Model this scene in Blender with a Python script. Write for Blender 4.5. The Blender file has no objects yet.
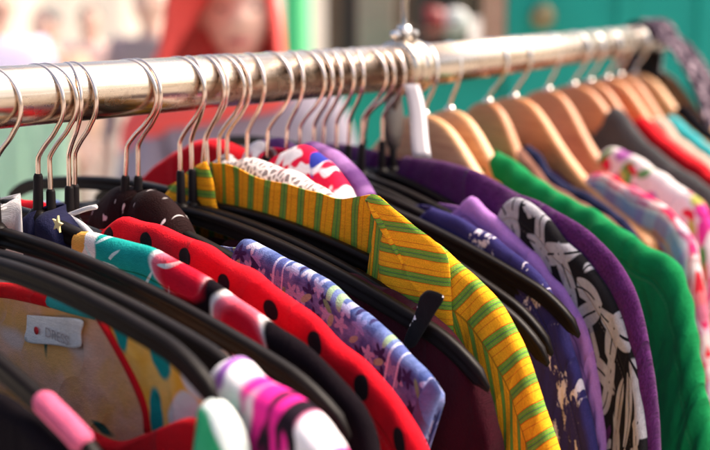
import bpy, bmesh, math, random
import numpy as np
from mathutils import Vector, Matrix

random.seed(7)
S = bpy.context.scene
COL = S.collection
PI = math.pi
DBG = False

# ------------------------------------------------------------------ camera model
F = 1183.0                      # focal length in photo pixels (710 wide) = 60 mm
PITCH = math.atan(230 / F)
CAM = np.array([0.0, 0.0, 1.55])
FWD = np.array([0, math.cos(PITCH), -math.sin(PITCH)])
UP = np.array([0, math.sin(PITCH), math.cos(PITCH)])
RT = np.array([1.0, 0, 0])
RAIL_Z = 1.55 - 0.0533
RAIL_R = 0.0165

def ray(px, py):
    return FWD + RT * ((px - 355) / F) + UP * ((225 - py) / F)

def proj(P):
    r = np.asarray(P, float) - CAM
    z = r @ FWD
    return 355 + F * (r @ RT) / z, 225 - F * (r @ UP) / z

def on_height(px, py, z):
    d = ray(px, py)
    return CAM + d * ((z - CAM[2]) / d[2])

def at(px, py, depth):          # point seen at a pixel at a distance in front of the camera
    return CAM + ray(px, py) * depth

# ------------------------------------------------------------------ rail layout
R0 = on_height(7, 97, RAIL_Z)
RC = on_height(404, 67.5, RAIL_Z)
R2 = on_height(640, 40, RAIL_Z)
def unit(v): return v / np.linalg.norm(v)
D1 = unit(RC - R0)
D2 = unit(R2 - RC)
RL = RC - D1 * 0.95
RE = RC + D2 * (np.linalg.norm(R2 - RC) + 0.05)

def rail_point(px):
    best = None
    ts = np.linspace(-0.6, 0, 2401) if px < 404 else np.linspace(0, 0.85, 2401)
    d = D1 if px < 404 else D2
    for t in ts:
        p = RC + d * t
        x, _ = proj(p - np.array([0, 0, 0.05]))
        if best is None or abs(x - px) < best[0]:
            best = (abs(x - px), p)
    return best[1], d

# ------------------------------------------------------------------ object helpers
def tag(o, label=None, cat=None, group=None, kind=None):
    if label: o['label'] = label
    if cat: o['category'] = cat
    if group: o['group'] = group
    if kind: o['kind'] = kind
    return o

def link_mesh(name, verts, faces, mats=None, parent=None, smooth=True, uvs=None, midx=None):
    me = bpy.data.meshes.new(name)
    me.from_pydata([tuple(map(float, v)) for v in verts], [], [tuple(int(i) for i in f) for f in faces])
    if uvs is not None:
        lay = me.uv_layers.new(name='UVMap')
        idx = np.empty(len(me.loops), dtype=np.int32)
        me.loops.foreach_get('vertex_index', idx)
        lay.data.foreach_set('uv', np.asarray(uvs, dtype=np.float32)[idx].ravel())
    if midx is not None:
        me.polygons.foreach_set('material_index', np.asarray(midx, dtype=np.int32))
    if smooth:
        me.polygons.foreach_set('use_smooth', [True] * len(me.polygons))
    o = bpy.data.objects.new(name, me)
    COL.objects.link(o)
    for m in (mats or []):
        me.materials.append(m)
    if parent: o.parent = parent
    return o

def empty(name, loc=(0, 0, 0), rotz=0.0):
    o = bpy.data.objects.new(name, None)
    COL.objects.link(o)
    o.location = tuple(map(float, loc)); o.rotation_euler = (0, 0, rotz)
    o.empty_display_size = 0.02
    return o

class MB:
    """collects shapes for one mesh"""
    def __init__(s): s.v = []; s.f = []
    def add(s, v, f):
        n = len(s.v); s.v += [tuple(map(float, p)) for p in v]; s.f += [tuple(i + n for i in q) for q in f]
    def box(s, lo, hi):
        x0, y0, z0 = lo; x1, y1, z1 = hi
        s.add([(x0,y0,z0),(x1,y0,z0),(x1,y1,z0),(x0,y1,z0),(x0,y0,z1),(x1,y0,z1),(x1,y1,z1),(x0,y1,z1)],
              [(0,3,2,1),(4,5,6,7),(0,1,5,4),(1,2,6,5),(2,3,7,6),(3,0,4,7)])
    def tube(s, pts, r, n=12, caps=True):
        pts = [np.asarray(p, float) for p in pts]
        rs = r if hasattr(r, '__len__') else [r] * len(pts)
        T = [unit(pts[min(i+1, len(pts)-1)] - pts[max(i-1, 0)]) for i in range(len(pts))]
        ref = np.array([0, 0, 1.0]) if abs(T[0][2]) < .9 else np.array([1.0, 0, 0])
        a = unit(np.cross(T[0], ref)); V = []
        for p, t, rr in zip(pts, T, rs):
            a = unit(a - t * (a @ t)); b = np.cross(t, a)
            for k in range(n):
                w = 2 * PI * k / n
                V.append(p + rr * (a * math.cos(w) + b * math.sin(w)))
        Fc = []
        for i in range(len(pts) - 1):
            for k in range(n):
                k2 = (k + 1) % n
                Fc.append((i*n+k, i*n+k2, (i+1)*n+k2, (i+1)*n+k))
        if caps:
            Fc.append(tuple(range(n - 1, -1, -1)))
            Fc.append(tuple((len(pts)-1)*n + k for k in range(n)))
        s.add(V, Fc)
    def loft(s, rings, caps=True):
        n = len(rings[0]); V = [p for r in rings for p in r]; Fc = []
        for i in range(len(rings) - 1):
            for k in range(n):
                k2 = (k + 1) % n
                Fc.append((i*n+k, i*n+k2, (i+1)*n+k2, (i+1)*n+k))
        if caps:
            Fc.append(tuple(range(n - 1, -1, -1)))
            Fc.append(tuple((len(rings)-1)*n + k for k in range(n)))
        s.add(V, Fc)
    def ball(s, c, r, sc=(1, 1, 1), n=16):
        c = np.asarray(c, float); rings = []
        for i in range(1, n):
            w = PI * i / n
            rings.append([c + np.array([r*sc[0]*math.sin(w)*math.cos(2*PI*k/n), r*sc[1]*math.sin(w)*math.sin(2*PI*k/n), -r*sc[2]*math.cos(w)]) for k in range(n)])
        s.loft(rings)
    def build(s, name, m, parent=None, smooth=True, bevel=0):
        o = link_mesh(name, s.v, s.f, [m], parent, smooth)
        if bevel:
            b = o.modifiers.new('Bevel', 'BEVEL'); b.width = bevel; b.segments = 2; b.limit_method = 'ANGLE'
        return o

def spline(pts, step):
    """centripetal-ish Catmull-Rom, resampled at a constant step"""
    P = np.asarray(pts, float)
    P = np.vstack([2*P[0]-P[1], P, 2*P[-1]-P[-2]])
    out = []
    for i in range(1, len(P) - 2):
        for t in np.linspace(0, 1, 24, endpoint=False):
            p0, p1, p2, p3 = P[i-1], P[i], P[i+1], P[i+2]
            out.append(.5*((2*p1)+(-p0+p2)*t+(2*p0-5*p1+4*p2-p3)*t*t+(-p0+3*p1-3*p2+p3)*t**3))
    out.append(P[-2]); out = np.array(out)
    seg = np.r_[0, np.cumsum(np.linalg.norm(np.diff(out, axis=0), axis=1))]
    n = max(2, int(round(seg[-1] / step)) + 1)
    s = np.linspace(0, seg[-1], n)
    return np.stack([np.interp(s, seg, out[:, k]) for k in range(out.shape[1])], 1)

# ------------------------------------------------------------------ materials
class NT:
    def __init__(s, name, rough=.85, metal=0.0, sheen=0.0, spec=.5):
        s.m = bpy.data.materials.new(name); s.m.use_nodes = True
        s.t = s.m.node_tree; s.b = s.t.nodes['Principled BSDF']
        s.b.inputs['Roughness'].default_value = rough
        s.b.inputs['Metallic'].default_value = metal
        s.b.inputs['Specular IOR Level'].default_value = spec
        if sheen:
            s.b.inputs['Sheen Weight'].default_value = sheen
            s.b.inputs['Sheen Roughness'].default_value = .5
        s._uv = None
    def n(s, typ): return s.t.nodes.new(typ)
    def link(s, a, b):
        if hasattr(a, 'links') or isinstance(a, bpy.types.NodeSocket): s.t.links.new(a, b)
        elif hasattr(a, '__len__'):
            b.default_value = tuple(a) if len(a) == len(b.default_value) else tuple(a) + (1,)
        else: b.default_value = a
    def uv(s):
        if s._uv is None: s._uv = s.n('ShaderNodeTexCoord').outputs['UV']
        return s._uv
    def obj(s): return s.n('ShaderNodeTexCoord').outputs['Object']
    def math(s, op, a, b=0.0, c=0.0):
        q = s.n('ShaderNodeMath'); q.operation = op
        s.link(a, q.inputs[0]); s.link(b, q.inputs[1]); s.link(c, q.inputs[2]); return q.outputs[0]
    def vmath(s, op, a, b=(0, 0, 0)):
        q = s.n('ShaderNodeVectorMath'); q.operation = op
        s.link(a, q.inputs[0])
        if op == 'SCALE': s.link(b, q.inputs['Scale'])
        else: s.link(b, q.inputs[1])
        return q.outputs['Value'] if op in ('LENGTH', 'DOT_PRODUCT', 'DISTANCE') else q.outputs[0]
    def xyz(s, v):
        q = s.n('ShaderNodeSeparateXYZ'); s.link(v, q.inputs[0]); return q.outputs[0], q.outputs[1], q.outputs[2]
    def noise(s, v, scale, detail=2.0, rough=.5, out='Fac', dist=0.0):
        q = s.n('ShaderNodeTexNoise'); s.link(v, q.inputs['Vector'])
        q.inputs['Scale'].default_value = scale; q.inputs['Detail'].default_value = detail
        q.inputs['Roughness'].default_value = rough; q.inputs['Distortion'].default_value = dist
        return q.outputs[out]
    def mix(s, f, a, b, mode='MIX'):
        q = s.n('ShaderNodeMix'); q.data_type = 'RGBA'; q.blend_type = mode
        s.link(f, q.inputs[0]); s.link(a, q.inputs[6]); s.link(b, q.inputs[7]); return q.outputs[2]
    def ramp(s, f, stops, const=True):
        q = s.n('ShaderNodeValToRGB'); r = q.color_ramp
        r.interpolation = 'CONSTANT' if const else 'LINEAR'
        while len(r.elements) < len(stops): r.elements.new(.5)
        for e, (p, c) in zip(r.elements, stops): e.position = p; e.color = tuple(c) + (1,)
        s.link(f, q.inputs[0]); return q.outputs[0]
    def step(s, x, lo, hi):      # smooth 0..1
        q = s.n('ShaderNodeMapRange'); q.interpolation_type = 'SMOOTHSTEP'
        s.link(x, q.inputs[0]); q.inputs[1].default_value = lo; q.inputs[2].default_value = hi
        return q.outputs[0]
    def warp(s, v, scale, amt):
        c = s.noise(v, scale, 2, .5, 'Color')
        return s.vmath('ADD', v, s.vmath('SCALE', s.vmath('SUBTRACT', c, (.5, .5, .5)), amt))
    def ell(s, v, cx, cy, rx, ry, rot=0.0, soft=.12):
        q = s.n('ShaderNodeMapping'); q.vector_type = 'TEXTURE'
        s.link(v, q.inputs[0]); q.inputs[1].default_value = (cx, cy, 0)
        q.inputs[2].default_value = (0, 0, rot); q.inputs[3].default_value = (rx, ry, 1)
        return s.step(s.vmath('LENGTH', q.outputs[0]), 1 + soft, 1 - soft)
    def scatter(s, v, scale, rnd=1.0, spin=True):
        """random cells: local coordinates (metres) round each cell's point, and a random colour"""
        q = s.n('ShaderNodeTexVoronoi'); q.voronoi_dimensions = '2D'
        s.link(v, q.inputs['Vector']); q.inputs['Scale'].default_value = scale
        q.inputs['Randomness'].default_value = rnd
        loc = s.vmath('SUBTRACT', v, q.outputs['Position'])
        if spin:
            r = s.n('ShaderNodeVectorRotate'); r.rotation_type = 'Z_AXIS'
            s.link(loc, r.inputs['Vector'])
            s.link(s.math('MULTIPLY', s.xyz(q.outputs['Color'])[0], 6.28), r.inputs['Angle'])
            loc = r.outputs[0]
        return loc, q.outputs['Color'], q.outputs['Distance']
    def shape(s, loc, rx, ry, soft=.15, dx=0.0, dy=0.0):
        return s.ell(loc, dx, dy, rx, ry, 0, soft)
    def bump(s, h, strength=.3, dist=.001):
        q = s.n('ShaderNodeBump'); q.inputs['Strength'].default_value = strength
        q.inputs['Distance'].default_value = dist; s.link(h, q.inputs['Height'])
        s.link(q.outputs[0], s.b.inputs['Normal']); return s
    def color(s, c): s.link(c, s.b.inputs['Base Color']); return s

def fabric(name, colfn, weave=1400, strength=.75, sheen=.03, rough=.9, mottle=.18, wrinkle=.25, seam=0.0):
    k = NT(name, rough, 0, sheen, .04)
    uv = k.uv()
    c = colfn(k, uv) if callable(colfn) else colfn
    # thread-level tone: yarns are never one flat dye
    x, y, _ = k.xyz(uv)
    yarn = k.noise(uv, weave, 1, .6)
    slub = k.noise(k.vmath('MULTIPLY', uv, (1, 6, 1)), 160, 2, .6)
    tone = k.math('ADD', k.math('MULTIPLY', yarn, .6), k.math('MULTIPLY', slub, .4))
    g = k.step(tone, .25, .75)
    gg = k.math('ADD', 1 - mottle, k.math('MULTIPLY', g, 2 * mottle))
    q = k.n('ShaderNodeCombineXYZ')
    for i in range(3): k.link(gg, q.inputs[i])
    c = k.mix(1.0, c, q.outputs[0], 'MULTIPLY')
    k.color(c)
    h = k.math('ADD', k.math('MULTIPLY', yarn, .35), k.math('MULTIPLY', k.noise(uv, 45, 3, .55), wrinkle * 8))
    if seam:        # sewn shoulder seam: a pressed groove and a row of stitches beside it
        wob = k.math('ADD', y, k.math('MULTIPLY', k.math('SUBTRACT', k.noise(uv, 22, 2), .5), .0035))
        groove = k.step(k.math('ABSOLUTE', k.math('SUBTRACT', wob, seam)), .0011, .0002)
        st = k.math('MULTIPLY', k.math('COMPARE', wob, seam + .0032, .0003), k.math('LESS_THAN', k.math('FRACT', k.math('DIVIDE', k.math('ADD', x, 1.0), .0027)), .62))
        c = k.mix(k.math('MULTIPLY', st, .45), c, k.mix(.5, c, (.35, .3, .3)))
        k.color(c)
        h = k.math('SUBTRACT', h, k.math('MULTIPLY', k.math('ADD', groove, k.math('MULTIPLY', st, .5)), 1.3))
    cn = k.noise(k.vmath('MULTIPLY', uv, (1.0, .55, 1)), 17, 2, .5, 'Fac', .6)
    cr = k.math('POWER', k.math('SUBTRACT', 1.0, k.math('ABSOLUTE', k.math('SUBTRACT', k.math('MULTIPLY', cn, 2.0), 1.0))), 7.0)
    h = k.math('ADD', h, k.math('MULTIPLY', cr, 1.6))
    k.bump(h, strength, .0020)
    return k.m

def simple(name, c, rough=.5, metal=0, var=.15, scale=30, spec=.5, bump=0):
    k = NT(name, rough, metal, 0, spec)
    o = k.obj(); nz = k.noise(o, scale, 4, .6)
    k.color(k.mix(nz, tuple(x * (1 - var) for x in c), tuple(min(1, x * (1 + var)) for x in c)))
    k.link(k.math('ADD', rough - .06, k.math('MULTIPLY', k.noise(o, scale * 3, 3), .12)), k.b.inputs['Roughness'])
    if bump: k.bump(nz, bump, .002)
    return k.m

def chrome_mat(axis):
    k = NT('brass_tinted_chrome', .2, 1.0)
    o = k.obj()
    sd = (float(axis[1]), float(-axis[0]), 0.0)
    q = k.n('ShaderNodeCombineXYZ')          # drawn-tube grain runs along the pipe
    k.link(k.vmath('DOT_PRODUCT', o, sd), q.inputs[0]); k.link(k.xyz(o)[2], q.inputs[1])
    k.link(k.math('MULTIPLY', k.vmath('DOT_PRODUCT', o, tuple(map(float, axis))), .035), q.inputs[2])
    streak = k.noise(q.outputs[0], 260, 4, .65)
    worn = k.noise(o, 55, 5, .7)
    c = k.mix(k.step(streak, .3, .7), (.50, .39, .29), (.74, .62, .50))
    c = k.mix(k.math('MULTIPLY', k.step(worn, .55, .7), .45), c, (.42, .30, .22))
    k.color(c)
    k.link(k.math('ADD', .17, k.math('MULTIPLY', k.math('ADD', streak, k.step(worn, .5, .7)), .14)), k.b.inputs['Roughness'])
    k.bump(k.math('ADD', streak, k.math('MULTIPLY', worn, .6)), .07, .001)
    return k.m
M_CHROME = chrome_mat(D1); M_CHROME_FAR = chrome_mat(D2)
M_HOOK = simple('copper_coloured_wire', (.78, .62, .52), .24, 1, .1, 200)
M_STEEL = simple('steel_wire', (.78, .74, .70), .25, 1, .1, 200)
M_DARKSTEEL = simple('dark_worn_steel', (.16, .14, .13), .4, .7, .2, 80)
def plastic(name, c, r):
    k = NT(name, r, 0, 0, .10); o = k.obj()
    nz = k.noise(o, 90, 4, .6)
    k.color(k.mix(nz, tuple(x*.75 for x in c), tuple(x*1.35 for x in c)))
    k.link(k.math('ADD', r - .1, k.math('MULTIPLY', k.noise(o, 40, 5, .7), .22)), k.b.inputs['Roughness'])
    k.bump(k.noise(o, 260, 2), .08, .0008)
    return k.m
M_BLACK = plastic('black_plastic', (.007, .0045, .004), .40)
M_SHEATH = plastic('black_rubber_sleeve', (.011, .008, .008), .45)
def wood_mat(name, a, b):
    k = NT(name, .42, 0, 0, .5); o = k.obj()
    v = k.vmath('MULTIPLY', o, (3, 60, 60))
    g = k.noise(v, 4, 5, .6, 'Fac', 1.0)
    k.color(k.mix(k.step(g, .3, .7), a, b)); k.b.inputs['Roughness'].default_value = .5
    k.bump(g, .08, .001)
    return k.m
M_WOOD = wood_mat('varnished_beech', (.52, .19, .06), (.70, .31, .115))

# --- fabrics -------------------------------------------------------
def c_yellow(k, uv):
    w = k.warp(uv, 18, .003)
    a, d, _ = k.xyz(w)
    inner = k.math('GREATER_THAN', d, .021)
    body = k.math('GREATER_THAN', a, .028)
    bend = k.math('MULTIPLY', k.math('MULTIPLY', k.math('SUBTRACT', d, .021), -1.5), inner)
    flat = k.math('MULTIPLY', d, .55)
    s_ = k.math('ADD', a, k.math('MULTIPLY', body, k.math('ADD', bend, flat)))
    t = k.math('FRACT', k.math('DIVIDE', k.math('ADD', s_, 1.0), .0142))
    Y, Rr, G, O, N_ = (.90, .38, .014), (.58, .06, .012), (.15, .34, .03), (.30, .26, .06), (.10, .13, .07)
    c = k.ramp(t, [(0, Y), (.14, Rr), (.16, Y), (.50, Rr), (.53, G), (.60, O), (.63, G), (.70, N_), (.74, G), (.80, O), (.83, G), (.89, Rr), (.92, Y)])
    seam = k.math('MULTIPLY', k.math('COMPARE', d, .021, .0006), body)
    return k.mix(k.math('MULTIPLY', seam, .7), c, (.30, .12, .01))
def c_yellow_flap(k, uv):
    w = k.warp(uv, 18, .002)
    a, d, _ = k.xyz(w)
    t = k.math('FRACT', k.math('DIVIDE', k.math('ADD', d, 1.003), .0128))
    Y, Rr, G, O, N_ = (.90, .38, .014), (.58, .06, .012), (.15, .34, .03), (.30, .26, .06), (.10, .13, .07)
    return k.ramp(t, [(0, Y), (.28, Rr), (.30, Y), (.50, Rr), (.53, G), (.60, O), (.63, G), (.70, N_), (.74, G), (.80, O), (.83, G), (.89, Rr), (.92, Y)])
def c_polka(k, uv):
    w = k.warp(uv, 16, .011)
    x, y, _ = k.xyz(w)
    base = k.mix(k.noise(uv, 14, 2), (.56, .004, .012), (.70, .009, .02))
    masks = None
    for ox, oy in ((0.0, .0085), (.016, .026), (.003, .046), (.015, .066), (.008, .09)):
        fx = k.math('SUBTRACT', k.math('FRACT', k.math('DIVIDE', k.math('ADD', x, 1 + ox), .032)), .5)
        dx = k.math('MULTIPLY', fx, .032); dy = k.math('SUBTRACT', y, oy)
        r = k.math('SQRT', k.math('ADD', k.math('MULTIPLY', dx, dx), k.math('MULTIPLY', dy, dy)))
        m = k.step(r, .0056, .0049)
        masks = m if masks is None else k.math('MAXIMUM', masks, m)
    return k.mix(masks, base, (.016, .008, .010))
def c_denim(k, uv):
    w = k.warp(uv, 60, .003)
    nz = k.noise(uv, 70, 3, .6)
    c = k.mix(k.step(nz, .35, .65), (.05, .075, .22), (.17, .22, .44))
    loc, rc, dist = k.scatter(w, 92)
    r1 = k.xyz(rc)[1]
    ang = k.math('ARCTAN2', k.xyz(loc)[1], k.xyz(loc)[0])
    pet = k.math('ADD', .0037, k.math('MULTIPLY', k.math('COSINE', k.math('MULTIPLY', ang, 5)), .0015))
    m = k.step(k.math('SUBTRACT', k.vmath('LENGTH', loc), pet), .0006, -.0006)
    fl = k.ramp(r1, [(0, (.36, .36, .54)), (.35, (.24, .26, .50)), (.5, (.035, .028, .10)), (.8, (.48, .47, .58))])
    c = k.mix(m, c, fl)
    loc2, rc2, _ = k.scatter(k.vmath('ADD', w, (.37, .21, 0)), 80)
    lf = k.math('MULTIPLY', k.shape(loc2, .0042, .0017), k.step(k.xyz(rc2)[2], .35, .4))
    c = k.mix(lf, c, k.ramp(k.xyz(rc2)[1], [(0, (.15, .33, .16)), (.45, (.03, .026, .09)), (.7, (.30, .42, .26))]))
    # pale double rows of stitching across the sleeve
    a = k.xyz(uv)[0]
    t = k.math('FRACT', k.math('DIVIDE', k.math('ADD', a, .535), .088))
    line = k.math('MAXIMUM', k.math('COMPARE', t, .5, .009), k.math('COMPARE', t, .575, .007))
    band = k.math('COMPARE', t, .537, .05)
    c = k.mix(k.math('MULTIPLY', band, .65), c, (.12, .15, .40))
    return k.mix(k.math('MULTIPLY', line, .75), c, (.62, .62, .78))
def c_melon(k, uv):
    """black shirt printed with teal leaves and watermelon wedges, white and ochre at the neck"""
    w = k.warp(uv, 40, .006)
    a, d, _ = k.xyz(w)
    c = k.mix(k.noise(uv, 30, 2), (.005, .003, .005), (.010, .006, .008))
    def put(c, col, *e, soft=.08): return k.mix(k.ell(w, *e, soft), c, col)
    T = k.mix(k.noise(uv, 90, 3), (.008, .25, .22), (.02, .38, .33))
    wht, red, pink, och = (.78, .70, .66), (.66, .010, .03), (.80, .16, .22), (.72, .36, .08)
    for e in ((.045, .010, .030, .028, 0), (.048, .050, .022, .032, .3), (.075, .075, .03, .02, .6), (.02, .08, .03, .018, .2)):
        c = put(c, T, *e)
    c = put(c, wht, .004, .012, .016, .035, 0); c = put(c, och, .010, .032, .012, .020, .5); c = put(c, och, .004, .004, .006, .008, 0)
    for cx, cy, rx, ry, ro in ((.082, .003, .019, .010, -.1), (.131, .010, .020, .013, .25), (.128, .040, .015, .010, .9),
                               (.215, .045, .018, .012, .3), (.19, .075, .020, .012, -.4), (.10, .11, .02, .014, .4), (.30, .05, .020, .012, .2)):
        c = put(c, wht, cx, cy, rx * 1.08, ry * 1.10, ro)
        c = put(c, pink, cx + .001, cy + .001, rx, ry, ro)
        c = put(c, red, cx + .004, cy + .003, rx * .92, ry * .9, ro, soft=.25)
    # white brush flecks inside the teal
    loc, rc, _ = k.scatter(w, 60)
    fl = k.math('MULTIPLY', k.shape(loc, .0075, .0010), k.step(a, .085, .07))
    c = k.mix(fl, c, (.60, .74, .70))
    return c
def c_dress(k, uv):
    w = k.warp(uv, 35, .010)
    nz = k.noise(uv, 22, 3)
    c = k.mix(k.step(nz, .42, .6), (.86, .40, .04), (.88, .52, .14))
    loc, rc, _ = k.scatter(w, 34)
    m = k.math('MULTIPLY', k.shape(loc, .013, .009), k.step(k.xyz(rc)[1], .3, .34))
    c = k.mix(m, c, (.74, .66, .62))
    loc, rc, _ = k.scatter(k.vmath('ADD', w, (.11, .53, 0)), 36)
    m = k.math('MULTIPLY', k.shape(loc, .013, .0052), k.step(k.xyz(rc)[1], .25, .3))
    c = k.mix(m, c, (.008, .26, .24))
    loc, rc, _ = k.scatter(k.vmath('ADD', w, (.71, .13, 0)), 34)
    m = k.math('MULTIPLY', k.shape(loc, .008, .005), k.step(k.xyz(rc)[1], .72, .76))
    return k.mix(m, c, (.55, .02, .03))
def c_dress_inside(k, uv):
    w = k.warp(uv, 25, .02)
    c = k.mix(k.step(k.noise(w, 26, 3), .40, .62), (.86, .46, .31), (.88, .44, .15))
    loc, rc, _ = k.scatter(w, 26)
    m = k.math('MULTIPLY', k.shape(loc, .013, .006, .5), k.step(k.xyz(rc)[1], .4, .5))
    c = k.mix(m, c, (.80, .56, .48))
    loc, rc, _ = k.scatter(k.vmath('ADD', w, (.31, .3, 0)), 24)
    m = k.math('MULTIPLY', k.shape(loc, .009, .002, .4), k.step(k.xyz(rc)[1], .6, .7))
    return k.mix(m, c, (.03, .12, .09))
def c_magenta(k, uv):
    w = k.warp(uv, 34, .014)
    a, d, _ = k.xyz(w)
    st = k.vmath('MULTIPLY', w, (1.0, .28, 1))          # the print runs in long strokes down the cloth
    c = k.mix(k.step(k.noise(st, 40, 2), .42, .50), (.80, .73, .74), (.72, .02, .24))
    c = k.mix(k.step(a, .022, .014), c, (.80, .75, .74))
    c = k.mix(k.step(k.noise(k.vmath('ADD', st, (.8, .2, 0)), 52, 2), .58, .63), c, (.30, .10, .40))
    return k.mix(k.math('MULTIPLY', k.step(k.noise(k.vmath('ADD', st, (.4, .9, 0)), 58, 2), .53, .56), k.step(a, .012, .016)), c, (.015, .008, .014))
def c_green_print(k, uv):
    w = k.warp(uv, 30, .012)
    c = k.mix(k.step(k.noise(w, 30, 2), .4, .6), (.03, .36, .15), (.08, .50, .26))
    return k.mix(k.step(k.xyz(w)[1], .004, .002), c, (.7, .75, .7))
def c_navy(k, uv):
    w = k.warp(uv, 80, .004)
    c = k.mix(k.noise(uv, 30, 2), (.022, .018, .085), (.040, .032, .14))
    big = k.step(k.noise(w, 34, 5, .70), .555, .575)
    sp = k.step(k.noise(w, 210, 3, .6), .66, .70)
    zone = k.step(k.noise(k.vmath('ADD', uv, (.3, .3, 0)), 20, 2), .46, .56)
    return k.mix(k.math('MAXIMUM', big, k.math('MULTIPLY', sp, zone)), c, (.62, .55, .62))
def c_leaf(k, uv):
    w = k.warp(uv, 14, .02)
    c = (.010, .009, .011)
    for off, sc in (((0, 0, 0), 33), ((.43, .17, 0), 36)):
        loc, rc, _ = k.scatter(k.vmath('ADD', w, off), sc, .75)
        x, y, _z = k.xyz(loc)
        bent = k.math('SUBTRACT', y, k.math('MULTIPLY', k.math('MULTIPLY', x, x), 7))
        q = k.n('ShaderNodeCombineXYZ'); k.link(x, q.inputs[0]); k.link(bent, q.inputs[1])
        m = k.shape(q.outputs[0], .021, .0062, .06)
        vein = k.math('COMPARE', bent, 0.0, .0006)
        m = k.math('MULTIPLY', m, k.math('SUBTRACT', 1.0, vein))
        grey = k.mix(k.noise(uv, 260, 3), (.26, .25, .27), (.42, .40, .43))
        c = k.mix(m, c, grey)
    return c
def c_plaid(k, uv):
    w = k.warp(uv, 24, .022)
    a, d, _ = k.xyz(w)
    t = k.math('FRACT', k.math('DIVIDE', k.math('ADD', d, 1.002), .052))
    c = k.ramp(t, [(0, (.60, .015, .03)), (.27, (.72, .52, .52)), (.31, (.58, .03, .10)), (.35, (.74, .58, .58)), (.42, (.30, .36, .58)), (.66, (.68, .34, .20)), (.74, (.36, .40, .60)), (.80, (.60, .02, .05)), (.94, (.72, .55, .55))])
    u2 = k.math('FRACT', k.math('DIVIDE', k.math('ADD', a, 1), .061))
    c = k.mix(.30, c, k.ramp(u2, [(0, (.62, .03, .05)), (.25, (.6, .4, .42)), (.4, (.32, .38, .58)), (.65, (.5, .06, .3)), (.8, (.7, .55, .5))]))
    return c
def c_floral(k, uv):
    w = k.warp(uv, 20, .006)
    c = k.mix(k.noise(uv, 40, 3), (.72, .62, .60), (.80, .72, .69))
    for off, sc, rx, ry in (((0, 0, 0), 40, .0095, .0075), ((.31, .2, 0), 46, .0090, .0036)):
        loc, rc, _ = k.scatter(k.vmath('ADD', w, off), sc)
        m = k.math('MULTIPLY', k.shape(loc, rx, ry), k.step(k.xyz(rc)[2], .25, .3))
        c = k.mix(m, c, k.ramp(k.xyz(rc)[1], [(0, (.70, .04, .26)), (.35, (.05, .28, .04)), (.55, (.64, .02, .05)), (.75, (.46, .44, .10)), (.88, (.40, .12, .36))]))
    return c
def c_lace(k, uv):
    w = k.warp(uv, 80, .006)
    q = k.n('ShaderNodeTexVoronoi'); q.voronoi_dimensions = '2D'; q.feature = 'DISTANCE_TO_EDGE'
    k.link(w, q.inputs['Vector']); q.inputs['Scale'].default_value = 250
    hole = k.step(q.outputs['Distance'], .14, .26)
    c = k.mix(k.noise(uv, 60, 3), (.74, .64, .60), (.84, .76, .72))
    c = k.mix(k.step(k.noise(uv, 34, 2), .58, .66), c, (.62, .30, .30))
    return k.mix(k.math('MULTIPLY', hole, .85), c, (.13, .09, .09))
def c_bandana(k, uv):
    w = k.warp(uv, 26, .016)
    a, d, _ = k.xyz(w)
    c = k.mix(k.step(k.noise(w, 75, 1), .46, .50), (.78, .72, .74), (.66, .012, .05))
    return k.mix(k.step(k.noise(k.vmath('ADD', w, (.5, .1, 0)), 48, 1), .63, .66), c, (.03, .04, .30))
def c_lilac_mix(k, uv):
    return k.mix(k.step(k.noise(uv, 40, 2), .4, .62), (.10, .03, .14), (.30, .14, .34))
def c_lilac(k, uv):
    return k.mix(k.noise(uv, 18, 2), (.38, .16, .46), (.47, .22, .54))
def c_brown(k, uv):
    w = k.warp(uv, 80, .008)
    c = k.mix(k.noise(uv, 40, 2), (.010, .003, .003), (.017, .005, .005))
    m = k.step(k.noise(k.vmath('MULTIPLY', w, (1.6, 1, 1)), 95, 2, .5), .62, .65)
    return k.mix(m, c, (.66, .60, .58))
def c_star(k, uv):
    w = k.warp(uv, 60, .002)
    c = k.mix(k.noise(uv, 50, 2), (.012, .012, .035), (.020, .020, .055))
    return c
def c_dark_plaid(k, uv):
    w = k.warp(uv, 40, .004)
    c = k.mix(k.noise(uv, 30, 2), (.020, .012, .020), (.05, .03, .05))
    m = k.step(k.noise(w, 60, 3, .6), .54, .60)
    return k.mix(m, c, (.40, .30, .34))
def c_two(a, b, sc=20):
    return lambda k, uv: k.mix(k.noise(uv, sc, 3), a, b)

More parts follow.
